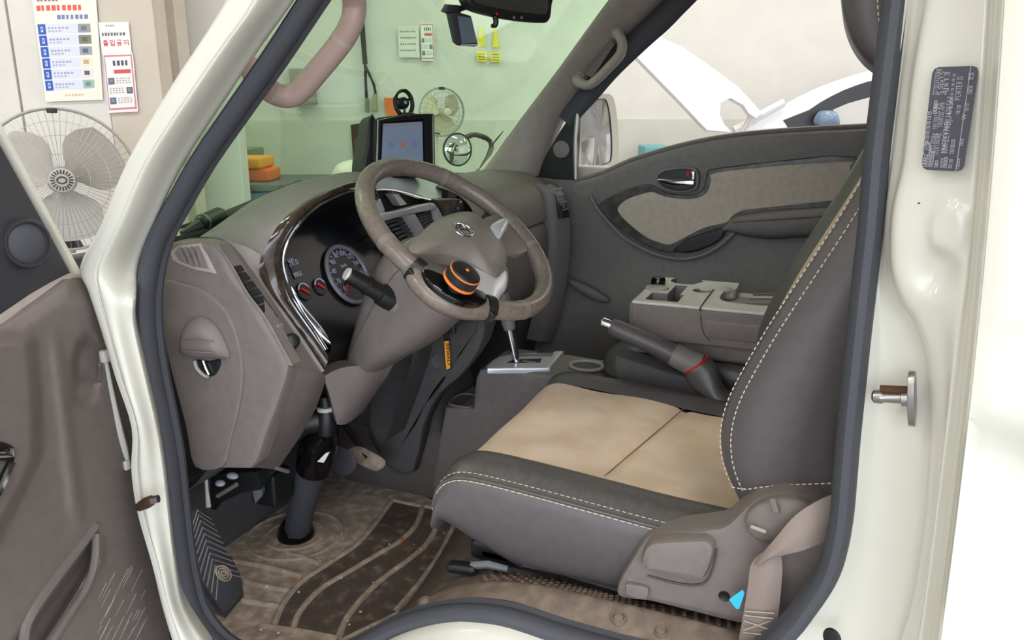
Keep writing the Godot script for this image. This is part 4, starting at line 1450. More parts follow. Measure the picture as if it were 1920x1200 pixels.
func build_driver_door() -> void:
	var t := thing("driver_door", "open driver's door with grey brown inner panel, black corner cover and white frame", "car door")
	# inner panel, a relief on the plane of the door
	var ctrl := Drs([[340, 1330], [322, 1220], [306, 1110], [284, 1010], [268, 930], [262, 850], [254, 790], [228, 700], [200, 610], [178, 545]])
	var right_px := [[178, 528], [196, 600], [226, 700], [254, 790], [263, 850], [266, 930], [284, 1010], [306, 1110], [322, 1220], [340, 1330]]
	var rows := []
	var nrow := 90
	for i in nrow:
		var py := lerpf(522.0, 1330.0, pow(i / float(nrow - 1), 1.15))
		var rp := 178.0
		for k in right_px.size() - 1:
			if py >= right_px[k][1] and py <= right_px[k + 1][1]:
				rp = lerpf(right_px[k][0], right_px[k + 1][0], (py - right_px[k][1]) / (right_px[k + 1][1] - right_px[k][1]))
		var row := []
		for j in 70:
			var px := lerpf(rp, -190.0, j / 69.0)
			var belt := 523.0 + maxf(0.0, 126.0 - px) * 0.66
			var y := py
			if i == 0:
				y = belt
			else:
				y = maxf(py, belt + (py - 522.0) * 0.02)
			var off := 0.012
			off += 0.016 * smoothstep(0.0, 46.0, y - belt)
			# vertical swage, clip recess, map pocket and armrest sweep
			var rx := 104.0 + maxf(0.0, y - 640.0) * 0.12
			off += 0.007 * exp(-pow((px - rx) / 13.0, 2.0)) * smoothstep(600.0, 680.0, y) * (1.0 - smoothstep(930.0, 1010.0, y))
			off -= 0.018 * bump(px, y, 164, 690, 32, 72) * (1.0 - smoothstep(712.0, 722.0, y))
			off -= 0.008 * bump(px, y, 160, 735, 30, 32)
			var le := 58.0 + 14.0 * sin(clampf((y - 620.0) / 380.0, 0.0, 1.0) * PI) - maxf(0.0, y - 860.0) * 0.42
			off += 0.03 * smoothstep(10.0, -16.0, px - le) * smoothstep(618.0, 650.0, y) * (1.0 - smoothstep(1180.0, 1250.0, y))
			# pocket: right border, hypotenuse
			var e1 := (179.0 - maxf(0.0, y - 1060.0) * 0.62) - px
			var hx := 40.0 + (1175.0 - y) * 0.74
			var e2 := px - hx
			off -= 0.030 * smoothstep(-4.0, 10.0, e1) * smoothstep(-6.0, 26.0, e2) * smoothstep(990.0, 1010.0, y)
			off += 0.006 * exp(-pow((e1 + 8.0) / 7.0, 2.0)) * smoothstep(1000.0, 1020.0, y)
			row.append(Dr(px, y, off))
		rows.append(row)
	obj("inner_panel", Soup.new().shell(rows, -door_n * 0.006), m.plastic, t)
	# outer skin
	var skin := Drs([[172, 524], [0, 600], [-260, 740], [-300, 1400], [330, 1400], [318, 1200], [280, 1010], [260, 900], [250, 800], [215, 690]], -0.045)
	obj("outer_skin", Soup.new().slab(skin, -door_n * 0.02), m.paint, t)
	obj("belt_seal", Soup.new().tube(Drs([[172, 524, -0.01], [128, 520, 0.0], [60, 560, 0.004], [0, 602, 0.006], [-160, 706, 0.006]]), 0.007, 8), m.plastic_light, t)
	# black corner cover with the tweeter
	var sail := Drs([[140, 524], [104, 456], [60, 376], [0, 268], [-70, 140], [-150, 160], [-160, 712], [0, 606], [60, 566], [124, 524]], 0.002)
	obj("corner_cover", Soup.new().slab(sail, -door_n * 0.02, 0.003), m.sail_black, t)
	var tc := Dr(45, 456, 0.004)
	var tn := (door_n * 0.9 + V(0.25, 0.05, 0.35)).normalized()
	var tw := obj("tweeter_pod", Soup.new().lathe([Vector2(0.034, -0.012), Vector2(0.0335, 0.006), Vector2(0.031, 0.011), Vector2(0.028, 0.011), Vector2(0.0275, 0.007), Vector2(0.0, 0.0065)], tc, tn, 32), m.sail_black, t)
	obj("speaker_mesh", Soup.new().lathe([Vector2(0.0265, 0.0), Vector2(0.022, 0.003), Vector2(0.01, 0.006), Vector2(0.0, 0.0065)], tc + tn * 0.006, tn, 28), m.rubber, tw)
	obj("pocket_rim", Soup.new().tube(curve(Drs([[178, 986, 0.026], [150, 1024, 0.027], [112, 1074, 0.028], [70, 1132, 0.028], [48, 1172, 0.026], [44, 1210, 0.022]]), 4), 0.0075, 8), m.plastic, t)
	obj("pocket_rim", Soup.new().tube(curve(Drs([[179, 1000, 0.026], [180, 1030, 0.028], [174, 1070, 0.029], [158, 1108, 0.030], [130, 1150, 0.030], [96, 1204, 0.030]]), 4), 0.006, 8), m.plastic, t)
	# white window frame leading edge
	var fr := [Dr(147, 530, -0.008), Dr(104, 452, -0.008), Dr(0, 262, -0.008), Dr(-90, 98, -0.008), Dr(-240, -180, -0.008)]
	var sec := func(_i, j):
		return [Vector2(-0.007, -0.022), Vector2(0.007, -0.022), Vector2(0.0085, -0.008), Vector2(0.006, 0.008), Vector2(-0.004, 0.010), Vector2(-0.008, 0.0)][j]
	obj("window_frame", Soup.new().sweep(fr, sec, 6, door_n), m.paint, t)
	# white edge strip that shows beside the pillar
	obj("edge_strip", Soup.new().tube(curve(Drs([[196, 660, 0.03], [201, 690, 0.03], [212, 748, 0.03], [226, 812, 0.03], [236, 850, 0.03], [240, 866, 0.03]]), 4), [0.003, 0.003, 0.003, 0.003, 0.0031, 0.0032, 0.0034, 0.0036, 0.0038, 0.004, 0.0044, 0.0048, 0.005, 0.0052, 0.0052, 0.005, 0.0045, 0.004, 0.0035, 0.003, 0.0025], 8), m.paint, t)
	obj("strip_clip", Soup.new().rbox(Dr(196, 668, 0.032), V(0.012, 0.02, 0.012), 0.004), m.paint, t)
	obj("strip_clip", Soup.new().rbox(Dr(238, 872, 0.032), V(0.008, 0.016, 0.01), 0.003), m.paint, t)
	# inside handle at the picture's edge
	var hb := curve(Drs([[-60, 830], [-10, 826], [18, 832], [30, 842], [28, 868], [14, 900], [-6, 944], [-60, 950]], 0.062), 3, true)
	obj("handle_bezel", Soup.new().slab(hb, -door_n * 0.02, 0.003), m.black, t)
	obj("handle_lever", Soup.new().dome(curve(Drs([[-50, 846], [10, 846], [24, 840], [27, 852], [20, 858], [-50, 860]], 0.068), 3, true), door_n, 0.006, 0.004), m.chrome, t)
	obj("handle_trim", Soup.new().tube(curve(Drs([[24, 868, 0.066], [12, 894, 0.066], [-2, 926, 0.066], [-20, 944, 0.066]]), 3), 0.004, 6), m.chrome, t)
	# pale scuffs rubbed into the lower corner
	var rng := RandomNumberGenerator.new()
	rng.seed = 4
	var sc := Soup.new()
	for k in 34:
		var x0 := rng.randf_range(190, 290)
		var y0 := rng.randf_range(1040, 1170) + (290 - x0) * 0.25
		var ln := rng.randf_range(14, 50)
		if x0 > 262 + (y0 - 1040) * 0.2:
			continue
		sc.tube([Dr(x0, y0, 0.0282), Dr(x0 - ln * 0.5, y0 + ln, 0.0282)], [0.0006, 0.0003], 4)
	stuff(obj("scuff_marks", sc, m.plastic_light, t))


# ---------- steering column and wheel ----------
func build_column_and_wheel() -> void:
	var t := thing("steering_column", "grey brown steering column shroud with black stalks behind the wheel", "steering column")
	var rows := []
	for s in [[0.03, 0.034, 0.030, 0.0], [0.05, 0.05, 0.056, 0.0], [0.075, 0.06, 0.074, 0.0], [0.11, 0.068, 0.087, 0.0], [0.16, 0.073, 0.083, 0.0], [0.22, 0.075, 0.068, 0.0], [0.29, 0.073, 0.042, 0.0], [0.34, 0.06, 0.028, 0.0]]:
		var c: Vector3 = wheel_c - wa * s[0] + w2 * s[3]
		var row := []
		for k in 28:
			var a := TAU * k / 28.0
			var ca := cos(a)
			var sa := sin(a)
			row.append(c + w1 * s[1] * signf(ca) * pow(absf(ca), 0.7) + w2 * s[2] * signf(sa) * pow(absf(sa), 0.7))
		rows.append(row)
	var body := obj("shroud", Soup.new().grid(smooth_rings(rows, 3), true, false, true), m.plastic, t)
	var seam := []
	for r in rows:
		seam.append(r[1] + w1 * 0.0006)
	obj("shroud_seam", Soup.new().tube(seam, 0.0012, 6), m.dark_inside, body)
	# knee cover under the column
	var knee := [Zs([[606, 706, 0.47], [640, 690, 0.44], [690, 684, 0.40], [738, 684, 0.34]]), Zs([[616, 736, 0.47], [650, 728, 0.44], [690, 722, 0.40], [722, 712, 0.34]]), Zs([[626, 772, 0.46], [650, 770, 0.44], [676, 762, 0.40], [700, 745, 0.34]]), Zs([[632, 796, 0.45], [646, 796, 0.43], [664, 786, 0.40], [684, 768, 0.34]])]
	obj("knee_cover", Soup.new().shell(curve_rows(knee, 4, 4), V(-0.03, 0, -0.03)), m.plastic, t)
	# indicator stalk
	var sb := Z(724, 556, 0.425)
	var se := Z(652, 514, 0.475)
	var d := (se - sb).normalized()
	var L := sb.distance_to(se)
	var stalk := obj("indicator_stalk", Soup.new().tube([sb - d * 0.02, sb, sb + d * 0.012, sb + d * 0.014, sb + d * L * 0.45, sb + d * L * 0.46, sb + d * L * 0.52, sb + d * L * 0.54, sb + d * (L - 0.004), sb + d * L], [0.021, 0.021, 0.020, 0.016, 0.0155, 0.0172, 0.0172, 0.015, 0.0145, 0.0125], 20), m.black, t)
	obj("stalk_end", Soup.new().tube([sb + d * L, sb + d * (L + 0.004)], [0.0122, 0.0105], 20), m.console_grey, stalk)
	obj("stalk_ring", Soup.new().tube([sb - d * 0.021, sb - d * 0.014], [0.0235, 0.0225], 20), m.plastic_dark, t)
	for k in 3:
		obj("stalk_mark", Soup.new().ball(sb + d * (0.03 + 0.012 * k) + V(0.004, 0.0145, 0.004), V(0.0015, 0.0008, 0.0015), Basis(), 8), m.plate_ink, stalk)
	# wiper stalk on the far side
	obj("wiper_stalk", Soup.new().tube([wheel_c - wa * 0.05 - w1 * 0.05, wheel_c - wa * 0.05 - w1 * 0.10 + w2 * 0.02, W(916, 404, -0.03)], [0.012, 0.011, 0.010], 12), m.black, t)
	obj("stalk_cap", Soup.new().ball(W(920, 408, -0.02), V(0.011, 0.011, 0.014)), m.black, t)
	obj("wiper_mark", Soup.new().ball(W(922, 411, -0.008), V(0.003, 0.003, 0.003), Basis(), 8), m.red, t)

	# wheel
	t = thing("steering_wheel", "worn taupe leather steering wheel with round emblem on the hub", "steering wheel")
	var R := 0.178
	var path := []
	for k in 72:
		var a := TAU * k / 72.0
		path.append(wheel_c + w1 * cos(a) * R + w2 * sin(a) * R)
	obj("rim", Soup.new().tube(path, 0.0162, 16, true), m.rim_leather, t)
	for px in [[757, 452], [1020, 470], [980, 585], [822, 305]]:
		var q := W(px[0], px[1], 0.0) - wheel_c
		var a := atan2(q.dot(w2), q.dot(w1))
		var seg := []
		for k in 4:
			var b := a + (k - 1.5) * 0.02
			seg.append(wheel_c + w1 * cos(b) * R + w2 * sin(b) * R)
		obj("cover_seam", Soup.new().tube(seg, 0.0166, 16), m.hub, t)
	obj("lower_grip", Soup.new().tube(curve(Ws([[770, 500], [786, 532], [820, 563], [862, 579], [904, 582], [936, 580]], -0.002), 6), 0.0160, 16), m.rim_leather, t)
	# hub pad
	var padl := curve(Ws([[766, 461], [778, 447], [795, 431], [814, 415], [837, 404], [864, 397], [886, 398], [906, 411], [926, 430], [939, 448], [949, 470], [950, 491], [943, 508], [931, 518], [918, 515], [904, 506], [881, 491], [855, 482], [828, 476], [802, 476], [780, 476], [768, 470]], 0.014), 3, true)
	var pad := obj("hub_pad", Soup.new().dome(padl, wa, 0.018, 0.02, 12, 3.0), m.hub, t, 70)
	var ec := W(869, 431, 0.0315)
	var er := []
	for k in 32:
		er.append(ec + w1 * cos(TAU * k / 32.0) * 0.0205 + w2 * sin(TAU * k / 32.0) * 0.0165)
	obj("emblem_field", Soup.new().slab(moved(er, -wa * 0.0004), -wa * 0.002), m.trim_dark, pad)
	var em := obj("emblem", Soup.new().tube(er, 0.0017, 8, true), m.chrome, pad)
	for s in [[-0.45, 1], [0.45, 1], [0.0, 0]]:
		if s[1] == 1:
			obj("emblem_bar", Soup.new().tube(curve([ec + w1 * (s[0] * 0.018 + 0.004) - w2 * 0.013, ec + w1 * s[0] * 0.020, ec + w1 * (s[0] * 0.018 - 0.004) + w2 * 0.013], 3), 0.0021, 6), m.chrome, em)
		else:
			obj("emblem_bar", Soup.new().tube(curve([ec + w1 * 0.009 + w2 * 0.005, ec, ec - w1 * 0.009 - w2 * 0.005], 3), 0.0021, 6), m.chrome, em)
	# spokes
	obj("spoke", Soup.new().slab(curve(Ws([[772, 470], [752, 478], [742, 468], [760, 452], [790, 440], [800, 460]], 0.010), 2, true), -wa * 0.014, 0.003), m.hub, t)
	var rs := curve(Ws([[920, 424], [932, 414], [946, 409], [953, 413], [952, 424], [945, 438], [936, 448], [928, 440]], 0.024), 3, true)
	obj("spoke_cover", Soup.new().dome(rs, wa, 0.006, 0.012, 6, 3.0), m.silver, t)
	obj("spoke", Soup.new().slab(curve(Ws([[905, 420], [930, 402], [985, 440], [990, 470], [950, 470]], 0.004), 2, true), -wa * 0.012, 0.003), m.hub, t)
	var ls := curve(Ws([[890, 496], [915, 512], [932, 520], [946, 508], [952, 522], [948, 544], [938, 556], [924, 582], [900, 580], [892, 560], [884, 520]], 0.006), 3, true)
	obj("lower_spoke", Soup.new().dome(ls, wa, 0.008, 0.012), m.silver, t)

	# spinner knob on its bar, clamped to the rim
	t = thing("spinner_knob", "black steering spinner knob with two orange rings clamped to the wheel rim", "steering knob")
	var bar := curve(Ws([[792, 508], [804, 506], [830, 520], [856, 536], [884, 546], [908, 550], [912, 566], [890, 573], [862, 568], [830, 552], [804, 530]], 0.018), 3, true)
	obj("mounting_bar", Soup.new().dome(bar, wa, 0.009, 0.006), m.gloss_black, t)
	for px in [[779, 508], [914, 578]]:
		var q := W(px[0], px[1], 0.0) - wheel_c
		var a := atan2(q.dot(w2), q.dot(w1))
		var seg := []
		for k in 5:
			var b := a + (k - 2.0) * 0.022
			seg.append(wheel_c + w1 * cos(b) * R + w2 * sin(b) * R)
		var cl := obj("rim_clamp", Soup.new().tube(seg, 0.0205, 16), m.black, t)
		obj("clamp_block", Soup.new().rbox(seg[2] + (seg[2] - wheel_c).normalized() * 0.018, V(0.016, 0.014, 0.020), 0.003, Basis(w1, w2, wa)), m.black, cl)
	var kc := W(850, 543, 0.022)
	obj("knob_post", Soup.new().tube([kc - wa * 0.006, kc + wa * 0.016], 0.012, 16), m.black, t)
	var kb := kc + wa * 0.012
	obj("knob_body", Soup.new().lathe([Vector2(0.022, 0.0), Vector2(0.0262, 0.004), Vector2(0.0262, 0.022), Vector2(0.024, 0.026), Vector2(0.018, 0.0285), Vector2(0.0, 0.0295)], kb, wa, 36), m.black, t)
	for h in [0.007, 0.0225]:
		var rr := 0.0265 if h < 0.01 else 0.0250
		obj("orange_ring", Soup.new().lathe([Vector2(rr - 0.001, h - 0.0028), Vector2(rr + 0.0006, h - 0.002), Vector2(rr + 0.0006, h + 0.002), Vector2(rr - 0.001, h + 0.0028)], kb, wa, 36), m.orange, t)
	obj("knob_dot", Soup.new().lathe([Vector2(0.003, 0.0285), Vector2(0.0028, 0.0302), Vector2(0.0, 0.0304)], kb, wa, 14), m.orange, t)

	# key with its strap in the column
	t = thing("key_strap", "yellow lettered strap hanging from the ignition key", "key strap")
	obj("key_head", Soup.new().rbox(Z(842, 614, 0.262), V(0.03, 0.022, 0.012), 0.004), m.black, t)
	obj("strap_loop", Soup.new().slab(Zs([[830, 622], [840, 620], [844, 640], [833, 642]], 0.270), V(0, 0, -0.003), 0.0006), m.black, t)
	var sp := obj("strap", Soup.new().slab(Zs([[832, 634], [842, 634], [845, 664], [846, 692], [836, 696], [832, 668]], 0.270), V(0, 0, -0.003), 0.0006), m.black, t)
	obj("woven_band", Soup.new().slab(Zs([[833, 640], [841, 639], [844, 666], [844, 690], [837, 694], [834, 668]], 0.2706), V(0, 0, -0.0012), 0.0002), m.yellow, sp)
	text("lettering", "DEWALT", Z(834.5, 643, 0.2712), V(0.06, -1, 0), V(1, 0.06, 0), 0.0062, m.black, sp, 0.045, true)


# ---------- footwell ----------
func build_floor() -> void:
	var t := thing("floor_mat", "dirty dark brown rubber floor mat with raised curved ribs", "floor mat")
	var y := 0.668
	var out := curve(Ys([[400, 930], [470, 890], [620, 872], [740, 905], [800, 930], [862, 972], [858, 1000], [812, 1085], [764, 1150], [690, 1215], [600, 1240], [470, 1235], [400, 1160], [380, 1040]], y), 3, true)
	obj("mat_base", Soup.new().slab(out, V(0, -0.012, 0), 0.004), m.dust, t)
	var A := [[512, 1178], [530, 1134], [565, 1092], [620, 1055], [670, 1020], [705, 980], [734, 940]]
	var Bc := [[549, 1180], [563, 1146], [600, 1106], [655, 1072], [705, 1042], [750, 1015], [780, 985], [793, 950]]
	var Cc := [[634, 1198], [650, 1160], [680, 1121], [717, 1086], [762, 1053], [795, 1026], [817, 992], [826, 956]]
	var Dc := [[742, 1146], [775, 1108], [800, 1076], [830, 1031], [853, 982]]
	# dark troughs between the ribs
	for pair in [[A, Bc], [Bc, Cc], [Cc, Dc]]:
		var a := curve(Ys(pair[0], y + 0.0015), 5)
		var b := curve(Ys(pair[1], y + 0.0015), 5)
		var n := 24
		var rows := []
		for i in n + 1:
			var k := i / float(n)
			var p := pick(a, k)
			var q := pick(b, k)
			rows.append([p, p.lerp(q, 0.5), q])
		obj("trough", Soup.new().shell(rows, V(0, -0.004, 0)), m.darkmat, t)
	var sec := func(_i, j):
		return [Vector2(-0.0075, -0.003), Vector2(-0.0055, 0.003), Vector2(-0.002, 0.0052), Vector2(0.002, 0.0052), Vector2(0.0055, 0.003), Vector2(0.0075, -0.003)][j]
	for r in [A, Bc, Cc, Dc, [[734, 938], [787, 949], [827, 956], [856, 980]], [[490, 1172], [520, 1178], [562, 1184], [634, 1198]], [[440, 1052], [500, 1063], [567, 1081]], [[460, 1090], [500, 1100], [545, 1108]], [[455, 1126], [490, 1132], [524, 1137]], [[540, 1038], [570, 1046], [600, 1058]]]:
		obj("rib", Soup.new().sweep(curve(Ys(r, y + 0.001), 6), sec, 6, V(0, 1, 0)), m.dust, t)
	for k in 2:
		var ring := []
		var cc := Y(553, 1004, y)
		var rr := 0.062 + 0.04 * k
		for i in 40:
			ring.append(cc + V(cos(TAU * i / 40.0) * rr, 0.001, sin(TAU * i / 40.0) * rr))
		obj("ring_rib", Soup.new().tube(ring, 0.004, 8, true), m.dust, t)

	# crumbs on the mat
	var rng := RandomNumberGenerator.new()
	rng.seed = 9
	var white := Soup.new()
	for p in [[489, 1181], [522, 1187], [620, 1051], [640, 1084], [655, 1171], [652, 1164], [676, 1147], [744, 1065], [780, 1034], [789, 1029], [832, 999], [857, 1020], [700, 1092], [533, 1071], [590, 1073], [600, 1052], [815, 994], [878, 1040], [690, 1177], [730, 1020], [640, 1000], [680, 990], [560, 1110], [500, 1100]]:
		var s := rng.randf_range(0.0016, 0.0032)
		white.ball(Y(p[0], p[1], y + 0.006), V(s, s * 0.7, s), Basis(V(0, 1, 0), rng.randf() * 3.0), 6)
	var o := obj("crumbs", white, m.crumb_white)
	tag(o, "small pale crumbs scattered over the rubber floor mat", "crumbs")
	stuff(o)
	var org := Soup.new()
	for p in [[754, 1011], [552, 1087], [776, 1021], [790, 1027], [820, 964]]:
		var s := rng.randf_range(0.003, 0.005)
		org.ball(Y(p[0], p[1], y + 0.006), V(s, s * 0.6, s), Basis(V(0, 1, 0), rng.randf() * 3.0), 6)
	o = obj("leaf_crumbs", org, m.crumb_orange)
	tag(o, "tiny rust orange leaf crumbs on the floor mat ribs", "crumbs")
	stuff(o)

	# foot rest with chevron ribs
	t = thing("foot_rest", "black rubber foot rest with chevron ribs beside the front pillar", "foot rest")
	var l := Zs([[348, 958, 0.66], [354, 1005, 0.66], [362, 1055, 0.66], [388, 1105, 0.648], [420, 1150, 0.625]])
	var r := Zs([[386, 960, 0.60], [408, 1000, 0.59], [431, 1045, 0.575], [452, 1085, 0.56], [456, 1112, 0.553]])
	var rows := []
	for i in l.size():
		rows.append([l[i], l[i].lerp(r[i], 0.5) + V(0.006, 0.004, 0), r[i]])
	var fine := curve_rows(rows, 4, 5)
	obj("tread_plate", Soup.new().shell(fine, V(-0.02, -0.015, -0.01)), m.rubber, t)
	var low := [r[2], r[3], r[4], l[4]]
	obj("front_face", Soup.new().shell([low, moved(low, V(-0.005, -0.10, -0.01))], V(-0.01, 0, -0.01)), m.rubber, t)
	for k in 11:
		var ch := []
		for q in [[0.03, 0.22], [0.42, 0.0], [0.97, 0.10]]:
			var v: float = clampf(0.01 + k * 0.062 + q[1], 0.0, 1.0)
			var u: float = q[0]
			ch.append(net_at(fine, u, v) + V(0.004, 0.003, 0.002))
		obj("chevron_rib", Soup.new().tube(ch, 0.0015, 6), m.plastic_dark, t)
	for k in 3:
		var sp := []
		var cc := net_at(fine, 0.52, 0.66) + V(0.003, 0.004, 0.002)
		var eu := (net_at(fine, 0.9, 0.66) - net_at(fine, 0.2, 0.66)).normalized()
		var ev := (net_at(fine, 0.5, 0.9) - net_at(fine, 0.5, 0.4)).normalized()
		for i in 20:
			sp.append(cc + eu * cos(TAU * i / 20.0) * (0.006 + 0.006 * k) + ev * sin(TAU * i / 20.0) * (0.006 + 0.006 * k))
		obj("ring_rib", Soup.new().tube(sp, 0.0018, 6, true), m.dust, t)

	# steering shaft in its cover, down to the floor
	t = thing("steering_shaft", "black covered steering shaft running down to the floor boot", "steering shaft")
	obj("lower_cover", Soup.new().tube([Z(588, 868, 0.395), Z(576, 910, 0.375), Z(566, 950, 0.36), Y(557, 992, 0.69)], [0.031, 0.029, 0.028, 0.028], 20), m.rubber, t)
	obj("upper_cover", Soup.new().tube([Z(612, 812, 0.43), Z(604, 818, 0.42), Z(598, 832, 0.412), Z(592, 856, 0.40), Z(588, 876, 0.393)], [0.016, 0.030, 0.037, 0.038, 0.036], 22), m.gloss_black, t)
	obj("floor_boot", Soup.new().lathe([Vector2(0.040, 0.0), Vector2(0.040, 0.012), Vector2(0.034, 0.026), Vector2(0.029, 0.034)], Y(555, 1004, 0.668), V(0.15, 1, 0.08), 24), m.gloss_black, t)
	obj("joint", Soup.new().tube([Z(612, 812, 0.425), Z(613, 790, 0.425), Z(612, 770, 0.42), Z(609, 742, 0.42)], [0.018, 0.021, 0.019, 0.014], 16), m.black, t)
	obj("joint_clamp", Soup.new().tube([Z(614, 768, 0.425), Z(613, 761, 0.425)], [0.0195, 0.0195], 16), m.console_grey, t)
	obj("tape_patch", Soup.new().slab(Zs([[594, 866], [610, 850], [617, 848], [606, 868]], 0.452), V(0, 0, -0.004), 0.001), m.paper, t)
	# pedals
	t = thing("brake_pedal", "dark brake pedal pad on an arm behind the steering shaft", "pedal", "foot pedals")
	obj("pad", Soup.new().dome(curve(Zs([[618, 842], [640, 838], [662, 852], [668, 876], [650, 892], [624, 884]], 0.26), 3, true), V(0.6, 0.5, 0.6).normalized(), 0.01, 0.012), m.rubber, t)
	obj("arm", Soup.new().tube([Z(640, 866, 0.25), V(-0.42, 0.92, 0.24), V(-0.48, 1.02, 0.24)], 0.008, 8), m.black, t)
	t = thing("accelerator_pedal", "dusty accelerator pedal beside the tunnel", "pedal", "foot pedals")
	obj("pad", Soup.new().slab(curve(Zs([[650, 846], [672, 836], [700, 848], [724, 864], [714, 880], [690, 872], [664, 858]], 0.20), 3, true), V(-0.012, -0.008, -0.004), 0.003), m.dust, t)
	obj("arm", Soup.new().tube([Z(690, 858, 0.195), V(-0.44, 0.93, 0.18), V(-0.5, 1.02, 0.18)], 0.007, 8), m.black, t)
	t = thing("parking_pedal", "black pedal bracket with pale metal plates below the dashboard end", "pedal bracket")
	obj("bracket", Soup.new().slab(Zs([[392, 890], [486, 884], [488, 920], [452, 926], [414, 944], [404, 958], [394, 956]], 0.56), V(-0.01, 0, -0.03), 0.004), m.black, t)
	obj("metal_strip", Soup.new().tube([Z(386, 888, 0.575), Z(388, 920, 0.575), Z(391, 950, 0.575)], [0.003, 0.003, 0.005], 8), m.console_grey, t)
	obj("bolt", Soup.new().ball(Z(436, 892, 0.572), V(0.012, 0.006, 0.008)), m.plate_ink, t)
	obj("bolt", Soup.new().ball(Z(413, 906, 0.572), V(0.010, 0.006, 0.008)), m.plate_ink, t)
	obj("rung", Soup.new().tube([Z(408, 930, 0.575), Z(444, 908, 0.575)], 0.004, 8), m.plastic, t)
	obj("side_plate", Soup.new().slab(Zs([[465, 890], [486, 876], [492, 930], [478, 946]], 0.52), V(-0.01, 0, -0.02), 0.002), m.bench_grey, t)
	obj("pedal_block", Soup.new().rbox(Z(510, 908, 0.44), V(0.06, 0.07, 0.06), 0.008), m.black, t)
	# wiring and linkage tucked under the dash
	t = thing("wiring_loom", "black wiring loom hanging under the dashboard", "wiring")
	obj("loom", Soup.new().tube(curve(Zs([[470, 900, 0.5], [510, 860, 0.49], [540, 820, 0.47], [566, 796, 0.45], [596, 790, 0.43]]), 5), 0.022, 12), m.black, t)
	obj("cable", Soup.new().tube(curve(Zs([[496, 858, 0.52], [505, 870, 0.52], [520, 878, 0.51], [540, 884, 0.48]]), 4), 0.004, 8), m.plastic, t)

	# scuff plate along the sill with its clips
	t = thing("scuff_plate", "dusty brown plastic scuff plate along the door sill", "scuff plate")
	var up := curve(Zs([[620, 1225, 0.70], [700, 1185, 0.69], [760, 1152, 0.68], [800, 1122, 0.67], [850, 1100, 0.665], [920, 1090, 0.665], [1010, 1096, 0.67], [1130, 1122, 0.67], [1260, 1152, 0.67], [1380, 1182, 0.67], [1470, 1206, 0.67]]), 3)
	var dn := curve(Zs([[640, 1236, 0.73], [715, 1196, 0.73], [768, 1170, 0.73], [810, 1156, 0.73], [855, 1148, 0.73], [910, 1148, 0.73], [990, 1166, 0.73], [1100, 1200, 0.73], [1230, 1236, 0.73], [1350, 1262, 0.73], [1440, 1240, 0.73]]), 3)
	rows = []
	for i in up.size():
		rows.append([up[i] + V(0, -0.02, -0.012), up[i], up[i].lerp(dn[i], 0.3) + V(0, 0.006, 0), up[i].lerp(dn[i], 0.7) + V(0, 0.006, 0), dn[i]])
	obj("plate", Soup.new().grid(curve_rows(rows, 3, 1)), m.sill_brown, t)
	for p in [[797, 1134], [1003, 1135], [1160, 1165], [1239, 1190]]:
		var q := Z(p[0], p[1], 0.70) + V(0, 0.004, 0)
		obj("clip", Soup.new().lathe([Vector2(0.0, 0.0035), Vector2(0.006, 0.003), Vector2(0.0075, 0.001), Vector2(0.008, 0.0035), Vector2(0.0095, 0.003), Vector2(0.010, -0.002)], q, V(0, 1, 0.25), 18), m.sill_brown, t)
	# ribbed floor rubber beside the seat
	t = thing("platform_mat", "dusty black chequered rubber on the step below the seat", "floor rubber")
	rows = []
	rows.append(Ys([[858, 984], [812, 1062], [768, 1126], [742, 1152]], 0.674))
	rows.append(Zs([[905, 1020, 0.50], [868, 1066, 0.58], [822, 1108, 0.64], [790, 1138, 0.68]]))
	rows.append(Zs([[975, 1050, 0.54], [950, 1072, 0.60], [930, 1088, 0.645], [900, 1100, 0.672]]))
	rows.append(Zs([[1080, 1075, 0.56], [1075, 1095, 0.60], [1070, 1105, 0.64], [1060, 1112, 0.672]]))
	rows.append(Zs([[1200, 1105, 0.58], [1200, 1122, 0.61], [1200, 1134, 0.64], [1200, 1144, 0.672]]))
	rows.append(Zs([[1420, 1160, 0.60], [1420, 1176, 0.63], [1420, 1186, 0.65], [1420, 1198, 0.672]]))
	var plat := curve_rows(rows, 12, 12)
	obj("sheet", Soup.new().shell(plat, V(0, -0.01, 0)), m.darkmat, t)
	var st := Soup.new()
	for i in range(20, plat.size() - 1):
		for j in range(2, plat[0].size() - 1):
			if j % 3 == 0 and (i + j / 3) % 2 == 0:
				var q: Vector3 = plat[i][j]
				st.box(q.lerp(plat[i + 1][j + 1], 0.5) + V(0, 0.0003, 0), V(0.0055, 0.0022, 0.0045))
	stuff(obj("studs", st, m.sill_brown, t))


func net_at(rows: Array, u: float, v: float) -> Vector3:
	var i := clampf(v, 0, 1) * (rows.size() - 1)
	var j: float = clampf(u, 0, 1) * (rows[0].size() - 1)
	var i0 := mini(int(i), rows.size() - 2)
	var j0: int = mini(int(j), rows[0].size() - 2)
	var a: Vector3 = rows[i0][j0].lerp(rows[i0][j0 + 1], j - j0)
	var b: Vector3 = rows[i0 + 1][j0].lerp(rows[i0 + 1][j0 + 1], j - j0)
	return a.lerp(b, i - i0)


# ---------- driver's seat, belt, centre seat console, hand brake ----------
func stitches(path: Array, called: String, parent: Node, lift := Vector3.ZERO, dash := 0.005, gap := 0.0025, r := 0.0009) -> void:
	var s := Soup.new()
	var n := 400
	var total := 0.0
	for i in path.size() - 1:
		total += path[i].distance_to(path[i + 1])
	var d := 0.0
	while d + dash < total:
		s.tube([along(path, d) + lift, along(path, d + dash * 0.5) + lift, along(path, d + dash) + lift], [r * 0.7, r, r * 0.7], 5)
		d += dash + gap
		n -= 1
		if n <= 0:
			break
	stuff(obj(called, s, m.thread, parent))


